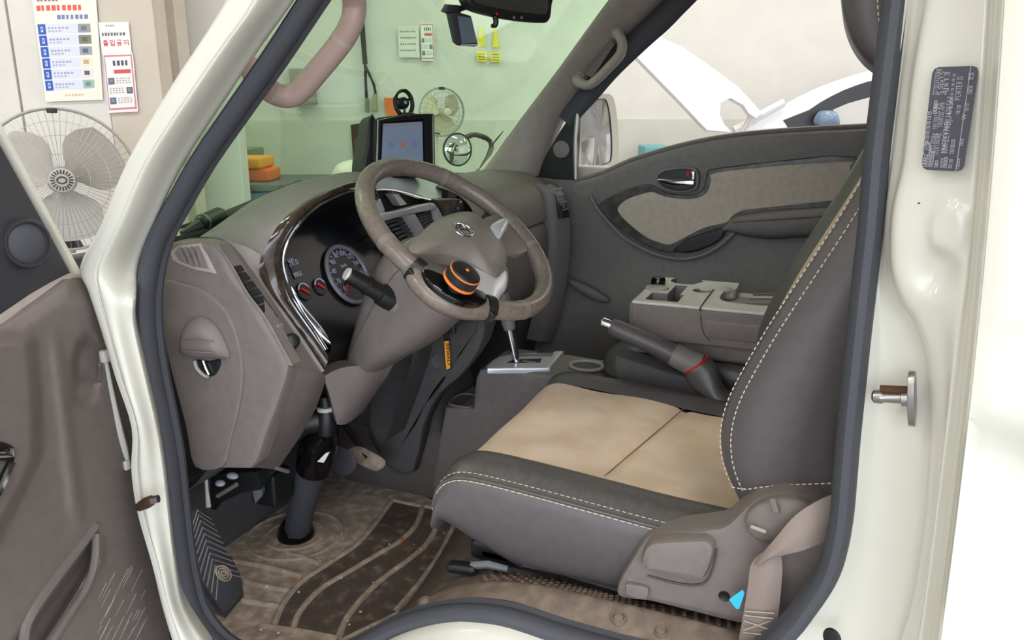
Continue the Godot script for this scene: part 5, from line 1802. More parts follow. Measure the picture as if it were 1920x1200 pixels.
func along(path: Array, d: float) -> Vector3:
	for i in path.size() - 1:
		var l: float = path[i].distance_to(path[i + 1])
		if d <= l:
			return path[i].lerp(path[i + 1], d / maxf(l, 0.00001))
		d -= l
	return path[path.size() - 1]


func build_seat() -> void:
	var t := thing("driver_seat", "driver's seat with stained beige cushion and dark leather side bolsters", "seat")
	# cushion cross sections from the front edge to the backrest: [x, drop of the front roll]
	var st := []
	for x in [[0.072, -0.055], [0.082, -0.022], [0.105, -0.002], [0.14, 0.004], [0.22, 0.0], [0.32, -0.008], [0.42, -0.016], [0.52, -0.02], [0.58, -0.02]]:
		var row := []
		var e: float = x[1]
		var fx: float = x[0]
		# z, y across the seat, near side first
		var hi := 1.03 + e
		var lo := minf(0.895 + 0.07 * pow(clampf(1.0 - (fx - 0.072) / 0.16, 0.0, 1.0), 1.6), hi - 0.03)
		for q in [[0.600, lo], [0.632, lerpf(lo, hi, 0.28)], [0.642, lerpf(lo, hi, 0.68)], [0.640, 1.03], [0.633, 1.046], [0.622, 1.054], [0.605, 1.062], [0.582, 1.064], [0.562, 1.060], [0.550, 1.053], [0.50, 1.050], [0.44, 1.049], [0.375, 1.048], [0.31, 1.048], [0.25, 1.048], [0.195, 1.047], [0.18, 1.053], [0.16, 1.058], [0.13, 1.052], [0.11, 1.02], [0.105, lerpf(lo, hi, 0.5)], [0.12, lo]]:
			var yy: float = q[1]
			if row.size() > 2 and row.size() < 20:
				yy += e
			row.append(V(fx, yy, q[0]))
		st.append(row)
	var cut := func(i0: int, i1: int) -> Array:
		var o := []
		for r in st:
			o.append(r.slice(i0, i1 + 1))
		return o
	var skirt := obj("side_skirt", Soup.new().grid(curve_rows(cut.call(0, 4), 4, 5)), m.leather_dark, t)
	obj("near_bolster", Soup.new().grid(curve_rows(cut.call(4, 9), 4, 5)), m.leather_worn, t)
	var mid := curve_rows(cut.call(9, 15), 4, 14)
	for i in mid.size():
		for j in mid[i].size():
			var p: Vector3 = mid[i][j]
			# a sewn valley across and soft unevenness
			var vx := 0.335 + (0.37 - p.z) * 0.18
			p.y -= 0.006 * exp(-pow((p.x - vx) / 0.009, 2.0))
			p.y += 0.003 * sin(p.x * 31.0 + p.z * 9.0) * sin(p.z * 23.0)
			mid[i][j] = p
	var cen := obj("cushion_centre", Soup.new().grid(mid), m.seat_beige, t)
	var crease := []
	for k in 12:
		var z := lerpf(0.548, 0.196, k / 11.0)
		crease.append(V(0.335 + (0.37 - z) * 0.18, 1.0365, z))
	obj("cushion_seam", Soup.new().tube(crease, 0.0010, 6), m.seam_dark, cen)
	obj("far_bolster", Soup.new().grid(curve_rows(cut.call(15, 21), 4, 5)), m.leather_dark, t)
	var front := [st[0], st[0].map(func(p): return V(0.074, lerpf(p.y, 0.97, 0.25), lerpf(p.z, 0.37, 0.08))), st[0].map(func(p): return V(0.10, lerpf(p.y, 0.96, 0.9), lerpf(p.z, 0.37, 0.7)))]
	obj("front_roll", Soup.new().grid(front), m.leather_dark, t)
	obj("seat_pan", Soup.new().rbox(V(0.34, 0.905, 0.37), V(0.46, 0.035, 0.44), 0.01), m.black, t)
	# piping and stitch rows on the near edge
	var pipe := []
	var pipe2 := []
	for r in st:
		pipe.append(r[4] + V(0, 0.001, 0.001))
		pipe2.append(r[4].lerp(r[5], 0.62) + V(0, 0.0018, 0.001))
	obj("piping", Soup.new().tube(curve(pipe, 5), 0.0028, 8), m.leather_worn, skirt)
	stitches(curve(moved(pipe, V(0, -0.004, 0.0015)), 5), "stitching", skirt, Vector3.ZERO, 0.008, 0.0015, 0.0009)
	stitches(curve(pipe2, 5), "stitching", skirt, Vector3.ZERO, 0.006, 0.003, 0.0007)
	# worn frayed patches where leather meets cloth
	for p in [[1080, 900, 26, 8], [1122, 905, 14, 7], [1235, 938, 12, 6], [1160, 916, 12, 5]]:
		var c := Z(p[0], p[1], 0.540)
		obj("leather_fray", Soup.new().ball(c + V(0, -0.002, 0), V(p[2] * 0.00075, 0.006, p[3] * 0.0016)), m.leather_worn, t)
	# backrest: side silhouette, swept across the seat
	var prof := Zs([[1404, 985], [1384, 935], [1362, 885], [1352, 845], [1352, 800], [1364, 752], [1390, 698], [1440, 612], [1500, 520], [1560, 428], [1610, 345], [1640, 292], [1664, 246], [1690, 215]], 0.60)
	var rows := []
	for i in prof.size():
		var p: Vector3 = prof[i]
		var k := float(i) / (prof.size() - 1)
		var dep := lerpf(0.13, 0.17, sin(PI * k))
		var bow := 0.012 * sin(PI * clampf(k * 1.1, 0, 1))
		var row := []
		for q in [[dep, 0.585, 0], [dep * 0.75, 0.612 + bow, 0], [dep * 0.4, 0.622 + bow, 0], [0.035, 0.622 + bow * 0.7, 0], [0.016, 0.617, 0], [0.005, 0.608, 0], [0.0, 0.595, 0], [0.004, 0.57, 0], [0.02, 0.545, 0], [0.026, 0.46, 0], [0.028, 0.37, 0], [0.026, 0.28, 0], [0.02, 0.195, 0], [0.004, 0.17, 0], [0.0, 0.145, 0], [0.016, 0.12, 0], [dep * 0.5, 0.112, 0], [dep, 0.14, 0]]:
			row.append(V(p.x + q[0], p.y + q[0] * 0.2 - 0.0, q[1]))
		rows.append(row)
	var bk := curve_rows(rows, 2, 4)
	var part := func(i0: int, i1: int) -> Array:
		var o := []
		for r in bk:
			o.append(r.slice(i0, i1 + 1))
		return o
	var side := obj("back_side", Soup.new().grid(part.call(0, 10)), m.leather_dark, t)
	obj("back_edge", Soup.new().grid(part.call(10, 19)), m.leather_dark, t)
	obj("back_front", Soup.new().grid(part.call(19, 24)), m.seat_beige, t)
	obj("back_far_side", Soup.new().grid(part.call(24, 34)), m.leather_dark, t)
	var rear := []
	for r in bk:
		rear.append([r[34], r[0]])
	obj("back_rear", Soup.new().grid(rear), m.leather_dark, t)
	var s1 := []
	var s2 := []
	for i in range(6, bk.size()):
		s1.append(bk[i][8] + V(-0.0005, 0, 0.0012))
		s2.append(bk[i][11] + V(-0.0012, 0, 0.0008))
	stitches(s1, "stitching", side, Vector3.ZERO, 0.0048, 0.0028, 0.001)
	stitches(s2, "stitching", side, Vector3.ZERO, 0.0048, 0.0028, 0.001)
	var s3 := curve(Zs([[1372, 912, 0.624], [1400, 916, 0.628], [1430, 912, 0.630], [1480, 908, 0.630], [1560, 905, 0.626]]), 5)
	stitches(moved(s3, V(0, 0, 0.002)), "stitching", side, Vector3.ZERO, 0.0045, 0.0028, 0.001)
	# head rest
	var hp := Zs([[1582, -120], [1577, -40], [1578, 10], [1586, 50], [1602, 86], [1624, 114], [1650, 134]], 0.46)
	rows = []
	for i in hp.size():
		var p: Vector3 = hp[i]
		var k := float(i) / (hp.size() - 1)
		var row := []
		for q in [[0.12, 0.44], [0.08, 0.475], [0.03, 0.482], [0.008, 0.472], [0.0, 0.45], [0.0, 0.37], [0.0, 0.29], [0.008, 0.268], [0.03, 0.258], [0.08, 0.265], [0.12, 0.30]]:
			row.append(p + V(q[0] * (1.0 - 0.3 * k), 0, q[1] - 0.46))
		rows.append(row)
	var hd := curve_rows(rows, 3, 5)
	var head := obj("head_rest", Soup.new().grid(hd, true, false, true), m.leather_dark, t)
	var hs := []
	for i in hd.size():
		hs.append(hd[i][5] + V(0.0, 0, 0.0015))
	stitches(hs, "stitching", head, Vector3.ZERO, 0.0048, 0.0028, 0.001)
	# side shroud of the recliner
	var sh := curve(Zs([[1153, 1112], [1162, 1084], [1176, 1060], [1188, 1040], [1202, 1018], [1222, 1007], [1290, 998], [1350, 990], [1374, 974], [1394, 954], [1418, 938], [1450, 929], [1490, 929], [1530, 942], [1556, 964], [1566, 1000], [1556, 1060], [1530, 1120], [1500, 1172], [1440, 1180], [1380, 1172], [1300, 1152], [1220, 1132], [1168, 1126]], 0.662), 2, true)
	obj("recliner_shroud", Soup.new().slab(sh, V(0, 0, -0.05), 0.010), m.plastic, t)
	var top := curve(Zs([[1402, 960], [1426, 942], [1456, 934], [1494, 935], [1528, 950], [1540, 970], [1530, 1000], [1480, 1016], [1420, 1012], [1398, 985]], 0.668), 3, true)
	var boss := obj("pivot_boss", Soup.new().dome(top, V(0, 0, 1), 0.012, 0.01), m.plastic, t)
	obj("boss_tab", Soup.new().rbox(Z(1452, 948, 0.684), V(0.008, 0.020, 0.006), 0.002, Basis(V(0, 0, 1), 0.35)), m.plastic, boss)
	obj("boss_tab", Soup.new().rbox(Z(1422, 992, 0.680), V(0.020, 0.005, 0.005), 0.002, Basis(V(0, 0, 1), -0.2)), m.plastic_light, boss)
	var lev := curve(Zs([[1200, 1062], [1204, 1036], [1216, 1022], [1240, 1017], [1300, 1014], [1324, 1015], [1338, 1028], [1336, 1050], [1324, 1082], [1310, 1092], [1280, 1090], [1216, 1076]], 0.680), 3, true)
	obj("recline_lever", Soup.new().slab(lev, V(0, 0, -0.03), 0.010), m.plastic, t)
	obj("lever_gap", Soup.new().tube(curve(Zs([[1344, 1030, 0.664], [1340, 1056, 0.664], [1328, 1086, 0.664], [1308, 1097, 0.664], [1270, 1094, 0.664], [1214, 1080, 0.664]]), 4), 0.0015, 6), m.dark_inside, t)
	var bt := curve(Zs([[1172, 1098], [1180, 1096], [1208, 1102], [1216, 1108], [1214, 1122], [1206, 1126], [1178, 1120], [1172, 1114]], 0.670), 2, true)
	obj("shroud_button", Soup.new().slab(bt, V(0, 0, -0.01), 0.003), m.plastic, t)
	obj("screw_hole", Soup.new().lathe([Vector2(0.0075, 0.0), Vector2(0.007, 0.0015), Vector2(0.005, 0.0005), Vector2(0.0, 0.0)], Z(1358, 1118, 0.6625), V(0, 0, 1), 16), m.black, t)
	# sliding rail and its lever
	var rl := Zs([[985, 1056, 0.615], [1060, 1072, 0.615], [1160, 1102, 0.615], [1300, 1140, 0.615]])
	obj("slide_rail", Soup.new().tube(rl, 0.010, 8), m.black, t)
	obj("rail_cap", Soup.new().tube(Zs([[992, 1054, 0.625], [1080, 1074, 0.625], [1155, 1094, 0.625]]), 0.004, 8), m.bench_grey, t)
	var lv := obj("slide_lever", Soup.new().rbox(Z(868, 1064, 0.625), V(0.05, 0.016, 0.022), 0.007, Basis(V(0, 0, 1), 0.12)), m.black, t)
	obj("lever_arm", Soup.new().tube(Zs([[885, 1060, 0.625], [915, 1058, 0.625], [952, 1067, 0.62]]), [0.006, 0.006, 0.005], 8), m.bench_grey, lv)
	obj("rail_bracket", Soup.new().slab(Zs([[900, 1030], [985, 1052], [985, 1075], [905, 1050]], 0.59), V(0, 0, -0.03), 0.002), m.black, t)

	# seat belt
	t = thing("seat_belt", "taupe seat belt webbing with stitched end hanging beside the seat", "seat belt")
	var web := []
	for q in [[1606, 914, 1606, 1000, 0.672], [1545, 934, 1548, 1016, 0.694], [1492, 966, 1506, 1032, 0.704], [1450, 1014, 1470, 1041, 0.706], [1412, 1058, 1432, 1053, 0.700]]:
		var p0 := Z(q[0], q[1], q[4])
		var p1 := Z(q[2], q[3], q[4] + 0.004)
		web.append([p0, p0.lerp(p1, 0.5) + V(0, 0, 0.005), p1])
	obj("upper_webbing", Soup.new().shell(curve_rows(web, 4, 5), V(0, 0, -0.002)), m.belt, t)
	web = []
	for q in [[1426, 1038, 1462, 1034, 0.694], [1408, 1060, 1467, 1062, 0.697], [1402, 1100, 1464, 1110, 0.697], [1394, 1150, 1458, 1160, 0.697], [1380, 1225, 1448, 1232, 0.697]]:
		var p0 := Z(q[0], q[1], q[4])
		var p1 := Z(q[2], q[3], q[4])
		web.append([p0, p0.lerp(p1, 0.5) + V(0, 0, 0.006), p1])
	var strap := obj("lower_webbing", Soup.new().shell(curve_rows(web, 4, 5), V(0, 0, -0.002)), m.belt, t)
	for q in [[[1398, 1146], [1452, 1150]], [[1396, 1154], [1450, 1160]], [[1396, 1164], [1446, 1182]], [[1446, 1164], [1394, 1182]], [[1394, 1186], [1444, 1192]]]:
		obj("stitch_line", Soup.new().tube([Z(q[0][0], q[0][1], 0.702), Z((q[0][0] + q[1][0]) * 0.5, (q[0][1] + q[1][1]) * 0.5, 0.706), Z(q[1][0], q[1][1], 0.706)], 0.001, 5), m.plastic_light, strap)
	var tagb := single("paper_tag", Soup.new().slab(Zs([[1367, 1124], [1392, 1106], [1396, 1112], [1386, 1142], [1380, 1142]], 0.694), V(0, 0, -0.001)), m.blue_tag, "small bright blue tag tucked beside the seat belt", "tag")
	tagb.name = "paper_tag"
	# retractor housing and dark trim behind the belt
	t = thing("belt_housing", "dark plastic belt retractor cover behind the seat belt", "belt cover")
	obj("cover", Soup.new().slab(curve(Zs([[1470, 1010], [1560, 960], [1590, 980], [1560, 1080], [1510, 1150], [1450, 1200], [1420, 1200]], 0.640), 2, true), V(0, 0, -0.06), 0.008), m.plastic_dark, t)
	obj("ridge", Soup.new().tube(curve(Zs([[1468, 1060, 0.648], [1500, 1064, 0.65], [1540, 1052, 0.65]]), 3), 0.004, 6), m.rubber, t)

	# hand brake
	t = thing("hand_brake", "dark grey hand brake lever with chrome button and red edged boot", "hand brake")
	var g := [Z(1146, 611, 0.09), Z(1156, 616, 0.09), Z(1220, 644, 0.09), Z(1270, 668, 0.09), Z(1316, 690, 0.09)]
	obj("grip", Soup.new().tube(g, [0.0155, 0.0185, 0.0195, 0.0205, 0.0215], 16), m.leather_dark, t)
	obj("release_button", Soup.new().tube([Z(1128, 603, 0.09), Z(1130, 604, 0.09), Z(1148, 612, 0.09)], [0.009, 0.0105, 0.0105], 16), m.chrome, t)
	var bt2 := [Zs([[1262, 690, 0.10], [1292, 702, 0.11], [1318, 712, 0.115]]), Zs([[1310, 664, 0.06], [1326, 674, 0.075], [1342, 690, 0.08]])]
	var boot := []
	for k in 7:
		var f := k / 6.0
		var c := Z(1304, 684, 0.09).lerp(Z(1352, 752, 0.10), f)
		var row := []
		var ax := (Z(1352, 752, 0.10) - Z(1304, 684, 0.09)).normalized()
		var sd := V(0, 0, 1)
		var vv := sd.cross(ax).normalized()
		for j in 16:
			var a := TAU * j / 16.0
			row.append(c + sd * cos(a) * (0.024 + 0.008 * f) + vv * signf(sin(a)) * pow(absf(sin(a)), 0.7) * (0.027 + 0.006 * sin(f * 6.0)))
		boot.append(row)
	obj("boot", Soup.new().grid(curve_rows(boot, 1, 3), true, false, true), m.leather_worn, t)
	obj("red_edge", Soup.new().tube(moved(boot[0], V(0, 0, 0)), 0.0026, 6, true), m.red, t)
	obj("sleeve", Soup.new().tube([Z(1262, 664, 0.09), Z(1310, 688, 0.09)], [0.0235, 0.026], 14), m.plastic_dark, t)
	obj("lever_base", Soup.new().slab(Zs([[1150, 665], [1260, 700], [1350, 720], [1350, 800], [1160, 760]], 0.07), V(0, 0, -0.06), 0.01), m.dark_inside, t)

	# folded centre seat used as a console
	t = thing("centre_seat_console", "folded centre seat back with grey tray, cup holders and armrest lid", "console")
	var fy := 1.190
	var x0 := Y(1185, 566, fy).x
	var tray := CSGBox3D.new()
	tray.name = "tray_top"
	tray.size = V(0.62, 0.04, 0.25)
	tray.position = V(x0 + 0.31, fy - 0.02, -0.1025)
	tray.material = m.console_grey
	t.add_child(tray)
	var holes := [["box", [[1210, 561], [1218, 553], [1280, 553], [1274, 563]], 0.035], ["round", [1288, 527], 0.036], ["box", [[1248, 556], [1266, 536], [1284, 536], [1272, 556]], 0.035], ["round", [1316, 545], 0.020]]
	for h in holes:
		if h[0] == "round":
			var cy := CSGCylinder3D.new()
			cy.name = "cup_well"
			cy.radius = h[2]
			cy.height = 0.06
			cy.sides = 32
			cy.operation = CSGShape3D.OPERATION_SUBTRACTION
			cy.position = Y(h[1][0], h[1][1], fy) - tray.position
			cy.material = m.plastic_dark
			tray.add_child(cy, true)
		else:
			var lo := V(9, 0, 9)
			var hi := V(-9, 0, -9)
			for q in h[1]:
				var w := Y(q[0], q[1], fy)
				lo = V(minf(lo.x, w.x), 0, minf(lo.z, w.z))
				hi = V(maxf(hi.x, w.x), 0, maxf(hi.z, w.z))
			var bx := CSGBox3D.new()
			bx.name = "tray_well"
			bx.size = V(hi.x - lo.x, 0.06, hi.z - lo.z)
			bx.operation = CSGShape3D.OPERATION_SUBTRACTION
			bx.position = V((lo.x + hi.x) * 0.5, fy, (lo.z + hi.z) * 0.5) - tray.position
			bx.material = m.plastic_dark
			tray.add_child(bx, true)
	# shallow shaped tray in the lid
	var pol := CSGPolygon3D.new()
	pol.name = "lid_well"
	var p2 := PackedVector2Array()
	for q in curve(Ys([[1352, 562], [1352, 552], [1362, 544], [1380, 542], [1386, 532], [1396, 525], [1420, 522], [1640, 524], [1660, 580], [1500, 576], [1440, 574], [1380, 568]], fy), 3, true):
		p2.append(Vector2(q.x, q.z))
	pol.polygon = p2
	pol.depth = 0.06
	pol.operation = CSGShape3D.OPERATION_SUBTRACTION
	pol.transform = Transform3D(Basis(V(1, 0, 0), V(0, 0, 1), V(0, -1, 0)), V(0, fy - 0.022, 0) - tray.position)
	pol.material = m.console_grey
	tray.add_child(pol, true)
	for k in 3:
		obj("tray_rib", Soup.new().tube([Y(1412 + k * -6, 553 + k * 9, fy - 0.021), Y(1500, 553 + k * 9.6, fy - 0.021)], 0.004, 6), m.plastic_dark, t)
	obj("tray_edge", Soup.new().tube([V(x0, fy - 0.004, 0.0225), V(x0 + 0.62, fy - 0.004, 0.0225)], 0.0045, 8), m.console_grey, t)
	obj("tray_edge", Soup.new().tube([V(x0, fy - 0.004, 0.0225), V(x0, fy - 0.004, -0.2125)], 0.0045, 8), m.console_grey, t)
	obj("finger_dome", Soup.new().ball(Y(1336, 541, fy - 0.002), V(0.045, 0.014, 0.026)), m.console_grey, t)
	obj("power_plug", Soup.new().lathe([Vector2(0.016, 0.0), Vector2(0.016, 0.012), Vector2(0.0135, 0.018), Vector2(0.0, 0.02)], Y(1234, 534, fy), V(0, 1, 0)), m.gloss_black, t)
	obj("plug_seat", Soup.new().lathe([Vector2(0.026, 0.0), Vector2(0.024, 0.004), Vector2(0.016, 0.005), Vector2(0.0, 0.005)], Y(1232, 541, fy), V(0, 1, 0)), m.plastic_light, t)
	obj("side_cover", Soup.new().rbox(V(x0 + 0.31, fy - 0.042, 0.0255), V(0.625, 0.072, 0.008), 0.003), m.plastic, t)
	obj("end_cover", Soup.new().rbox(V(x0 - 0.004, fy - 0.042, -0.10), V(0.008, 0.072, 0.255), 0.003), m.plastic, t)
	obj("console_body", Soup.new().rbox(V(x0 + 0.31, fy - 0.075, -0.095), V(0.61, 0.08, 0.225), 0.012), m.plastic, t)
	obj("lid_body", Soup.new().rbox(V(x0 + 0.37, fy - 0.045, -0.08), V(0.46, 0.05, 0.222), 0.012), m.plastic, t)
	obj("lid_gap", Soup.new().tube(curve([V(x0 + 0.137, fy + 0.0005, -0.2), V(x0 + 0.137, fy + 0.0005, 0.015), V(x0 + 0.137, fy - 0.01, 0.028), V(x0 + 0.145, fy - 0.05, 0.030), V(x0 + 0.16, fy - 0.068, 0.030)], 4), 0.0015, 6), m.dark_inside, t)
	obj("back_cushion", Soup.new().rbox(V(x0 + 0.33, fy - 0.20, -0.10), V(0.62, 0.17, 0.26), 0.035), m.leather_dark, t)
	obj("cushion_front", Soup.new().ball(V(x0 - 0.0, fy - 0.165, -0.08), V(0.085, 0.05, 0.13)), m.leather_worn, t)
	obj("cushion_base", Soup.new().rbox(V(x0 + 0.34, fy - 0.27, -0.16), V(0.74, 0.09, 0.42), 0.03), m.leather_dark, t)
	# passenger seat beyond
	t = thing("passenger_seat", "dark leather passenger seat on the far side", "seat")
	obj("cushion", Soup.new().rbox(V(0.36, 0.97, -0.50), V(0.56, 0.12, 0.32), 0.045), m.leather_dark, t)
	obj("backrest", Soup.new().rbox(V(0.74, 1.2, -0.46), V(0.14, 0.5, 0.42), 0.05, Basis(V(0, 0, 1), -0.2)), m.leather_dark, t)


# ---------- small things in the cab ----------
func build_small_things() -> void:
	# grab handle on the near pillar
	var t := thing("grab_handle", "pinkish taupe grab handle on the near windshield pillar", "grab handle", "cab grab handles")
	var p := curve(Zs([[470, 128, 0.69], [484, 146, 0.66], [506, 170, 0.63], [536, 181, 0.61], [562, 170, 0.60], [600, 128, 0.595], [640, 78, 0.59], [660, 40, 0.59], [664, 6, 0.59], [656, -30, 0.61], [636, -60, 0.65], [616, -80, 0.69]]), 6)
	obj("grip", Soup.new().tube(p, 0.0165, 18), m.grab, t)
	for i in [12, 36]:
		obj("grip_seam", Soup.new().tube([p[i], p[i + 1]], 0.0168, 18), m.plastic_light, t)
	# rear view mirror with its camera
	t = thing("rear_view_mirror", "black framed rear view mirror at the top of the windshield", "mirror")
	var n := V(0.80, -0.08, 0.60).normalized()
	var o := Z(955, 10, 0.0)
	var pm := func(a: Array, off: float) -> Array: return a.map(func(q): return PL(q[0], q[1], o + n * off, n))
	var hou := curve(pm.call([[868, -70], [872, -10], [880, 10], [900, 23], [960, 37], [1016, 43], [1032, 38], [1037, 10], [1038, -70]], 0.0), 3, true)
	obj("housing", Soup.new().slab(hou, -n * 0.032, 0.008), m.black, t)
	var gl := curve(pm.call([[882, -66], [885, -10], [893, 4], [910, 10], [960, 20], [1014, 27], [1026, 22], [1029, -10], [1030, -66]], 0.001), 3, true)
	obj("mirror_glass", Soup.new().slab(gl, -n * 0.002), m.mirror_glass, t)
	obj("mode_button", Soup.new().ball(PL(932, 26, o + n * 0.001, n), V(0.003, 0.003, 0.003), Basis(), 8), m.red, t)
	for k in 2:
		obj("mode_button", Soup.new().ball(PL(964 + 14 * k, 33, o + n * 0.001, n), V(0.003, 0.003, 0.003), Basis(), 8), m.plastic_dark, t)
	obj("dimmer_tab", Soup.new().tube(curve(pm.call([[928, 30], [930, 40], [928, 47], [922, 49]], -0.012), 3), [0.006, 0.006, 0.006, 0.006, 0.006, 0.006, 0.006, 0.005, 0.004, 0.004], 8), m.black, t)
	obj("mount_arm", Soup.new().tube([o - n * 0.03 + V(0, 0.05, 0), o - n * 0.10 + V(-0.02, 0.14, 0)], 0.012, 10), m.black, t)
	# dash camera
	t = thing("dash_camera", "small dash camera with grey screen hanging left of the mirror", "dash camera")
	o = Z(872, 55, 0.03)
	n = V(0.72, -0.12, 0.68).normalized()
	obj("body", Soup.new().slab(pm_on([[842, 26], [858, 22], [884, 30], [897, 82], [892, 88], [862, 86], [854, 80]], o, n), -n * 0.018, 0.004), m.black, t)
	obj("screen", Soup.new().slab(pm_on([[858, 30], [884, 33], [895, 80], [866, 82]], o + n * 0.0008, n), -n * 0.002), m.screen, t)
	obj("lower_trim", Soup.new().tube(pm_on([[864, 85], [896, 84]], o + n * 0.001, n), 0.002, 6), m.silver, t)
	obj("bracket", Soup.new().slab(pm_on([[832, 22], [840, 8], [862, 10], [872, 14], [862, 26], [842, 26]], o - n * 0.01, n), -n * 0.02, 0.003), m.black, t)
	obj("bracket_arm", Soup.new().tube(pm_on([[858, 18], [880, 10], [896, 2]], o - n * 0.012, n), 0.006, 8), m.black, t)
	# navigation unit on the dash top
	t = thing("navigation_unit", "black navigation display with pale screen standing on the dashboard", "display")
	o = Z(756, 305, 0.0)
	n = V(0.86, 0.16, 0.48).normalized()
	var face := curve(pm_on([[700, 330], [704, 226], [712, 220], [758, 214], [808, 212], [814, 216], [816, 330]], o, n), 1, true)
	obj("bezel", Soup.new().slab(face, -n * 0.05, 0.004), m.black, t)
	obj("side_shell", Soup.new().dome(curve(pm_on([[706, 330], [704, 224], [692, 222], [686, 270], [680, 300], [682, 330]], o - n * 0.02, n), 2, true), n, 0.006, 0.05), m.black, t)
	obj("frame_trim", Soup.new().tube(pm_on([[706, 330], [709, 226], [760, 216], [812, 214], [814, 330]], o + n * 0.001, n), 0.003, 8), m.steel, t)
	obj("screen_recess", Soup.new().slab(pm_on([[712, 330], [716, 230], [794, 222], [797, 330]], o + n * 0.0015, n), -n * 0.003), m.gloss_black, t)
	var im := Image.create(128, 128, false, Image.FORMAT_RGB8)
	im.fill(Color(0.60, 0.65, 0.76))
	im.fill_rect(Rect2i(0, 0, 128, 8), Color(0.62, 0.63, 0.68))
	for k in 3:
		im.fill_rect(Rect2i(18 + k * 36, 44, 16, 14), [Color(0.52, 0.62, 0.74), Color(0.78, 0.55, 0.50), Color(0.60, 0.58, 0.72)][k])
	printed("screen", pm_on([[718, 232], [792, 228], [794, 330], [714, 330]], o + n * 0.0035, n), im, t, 0.08)
	obj("stand", Soup.new().rbox(o + V(-0.03, -0.03, 0), V(0.05, 0.07, 0.08), 0.008), m.black, t)
	t = thing("dash_fan", "small round black clip fan sitting on top of the navigation display", "fan", "fans")
	o = PL(757, 193, Z(756, 305, 0.0) - n * 0.012, n)
	var e1 := V(0, 1, 0).cross(n).normalized()
	var e2 := n.cross(e1)
	var ring := []
	for k in 32:
		ring.append(o + e1 * cos(TAU * k / 32.0) * 0.0225 + e2 * sin(TAU * k / 32.0) * 0.0285)
	obj("guard_ring", Soup.new().tube(ring, 0.0048, 10, true), m.black, t)
	obj("motor", Soup.new().lathe([Vector2(0.013, -0.014), Vector2(0.0135, 0.0), Vector2(0.011, 0.006), Vector2(0.0, 0.008)], o, n, 20), m.black, t)
	obj("motor_cap", Soup.new().lathe([Vector2(0.004, 0.0), Vector2(0.0035, 0.0015), Vector2(0.0, 0.002)], o + n * 0.0075, n, 12), m.plate_ink, t)
	for k in 3:
		var a := TAU * k / 3.0 + 0.5
		var d := e1 * cos(a) + e2 * sin(a)
		obj("strut", Soup.new().tube([o + d * 0.012, o + d * 0.024], 0.003, 6), m.black, t)
	obj("foot", Soup.new().rbox(PL(762, 216, o, n), V(0.03, 0.012, 0.03), 0.004), m.black, t)
	# oval sticker inside the glass and the round front mirror beyond it
	var ov := []
	var oc := X(931, 262, -0.352)
	var tang := V(0.66, 0.75, 0).normalized()
	var zz := V(-0.25, 0, -1).normalized()
	for k in 28:
		ov.append(oc + zz * cos(TAU * k / 28.0) * 0.016 + tang * sin(TAU * k / 28.0) * 0.034)
	single("oval_sticker", Soup.new().slab(ov, V(-0.0008, 0.0006, 0)), m.plate, "grey oval sticker on the windshield near the far pillar", "sticker")
	t = thing("front_mirror", "round convex mirror on an arm outside the windshield", "mirror")
	oc = X(856, 279, -0.74)
	var mn := V(0.82, 0.06, 0.56).normalized()
	obj("mirror_glass", Soup.new().lathe([Vector2(0.058, 0.0), Vector2(0.050, 0.008), Vector2(0.035, 0.016), Vector2(0.018, 0.0205), Vector2(0.0, 0.022)], oc, mn, 32), m.mirror_glass, t, 80)
	obj("shell", Soup.new().lathe([Vector2(0.0, -0.04), Vector2(0.03, -0.036), Vector2(0.052, -0.02), Vector2(0.061, -0.002), Vector2(0.061, 0.003), Vector2(0.058, 0.003)], oc, mn, 32), m.black, t)
	obj("arm", Soup.new().tube(curve([oc + V(0, 0.035, -0.05), oc + V(0.02, 0.05, -0.12), oc + V(0.05, 0.0, -0.20), V(-0.52, 1.28, -0.70)], 4), 0.010, 10), m.black, t)
	# wiper
	t = thing("windshield_wiper", "black wiper arm resting at the foot of the windshield", "wiper")
	var w0 := X(338, 436, -0.54)
	var w1p := X(372, 420, -0.53)
	var w2p := X(414, 402, -0.535)
	var w3 := X(470, 384, -0.575)
	var w4 := X(552, 346, -0.62)
	obj("arm_head", Soup.new().tube([w1p, w1p.lerp(w2p, 0.1), w1p.lerp(w2p, 0.9), w2p], [0.014, 0.019, 0.019, 0.015], 12), m.black, t)
	obj("pivot_cap", Soup.new().tube([w1p.lerp(w2p, 0.12), w1p.lerp(w2p, 0.2)], 0.0198, 12), m.plastic, t)
	obj("arm", Soup.new().tube([w0, w1p], [0.006, 0.014], 8), m.black, t)
	obj("arm_rod", Soup.new().tube([w2p, w3, w4], [0.007, 0.006, 0.005], 8), m.black, t)
	obj("blade", Soup.new().tube([X(322, 428, -0.55), X(420, 398, -0.575), X(560, 340, -0.63)], [0.003, 0.006, 0.006], 8), m.black, t)


func pm_on(a: Array, o: Vector3, n: Vector3) -> Array:
	var r := []
	for q in a:
		r.append(PL(q[0], q[1], o, n))
	return r


# ---------- what stands in the workshop ----------
func bars(im: Image, x: int, y: int, w: int, h: int, c: Color, n: int, rng: RandomNumberGenerator) -> void:  # a printed line too small to read
	var px := x
	for k in n:
		var l := int(w / float(n) * rng.randf_range(0.55, 0.85))
		im.fill_rect(Rect2i(px, y, maxi(1, l), h), c)
		px += int(w / float(n))


func strokes(im: Image, x: int, y: int, s: int, th: int, c: Color, list: Array) -> void:  # strokes of one syllable in a square of side s
	for q in list:
		im.fill_rect(Rect2i(x + int(q[0] * s), y + int(q[1] * s), maxi(th, int((q[2] - q[0]) * s)), maxi(th, int((q[3] - q[1]) * s))), c)


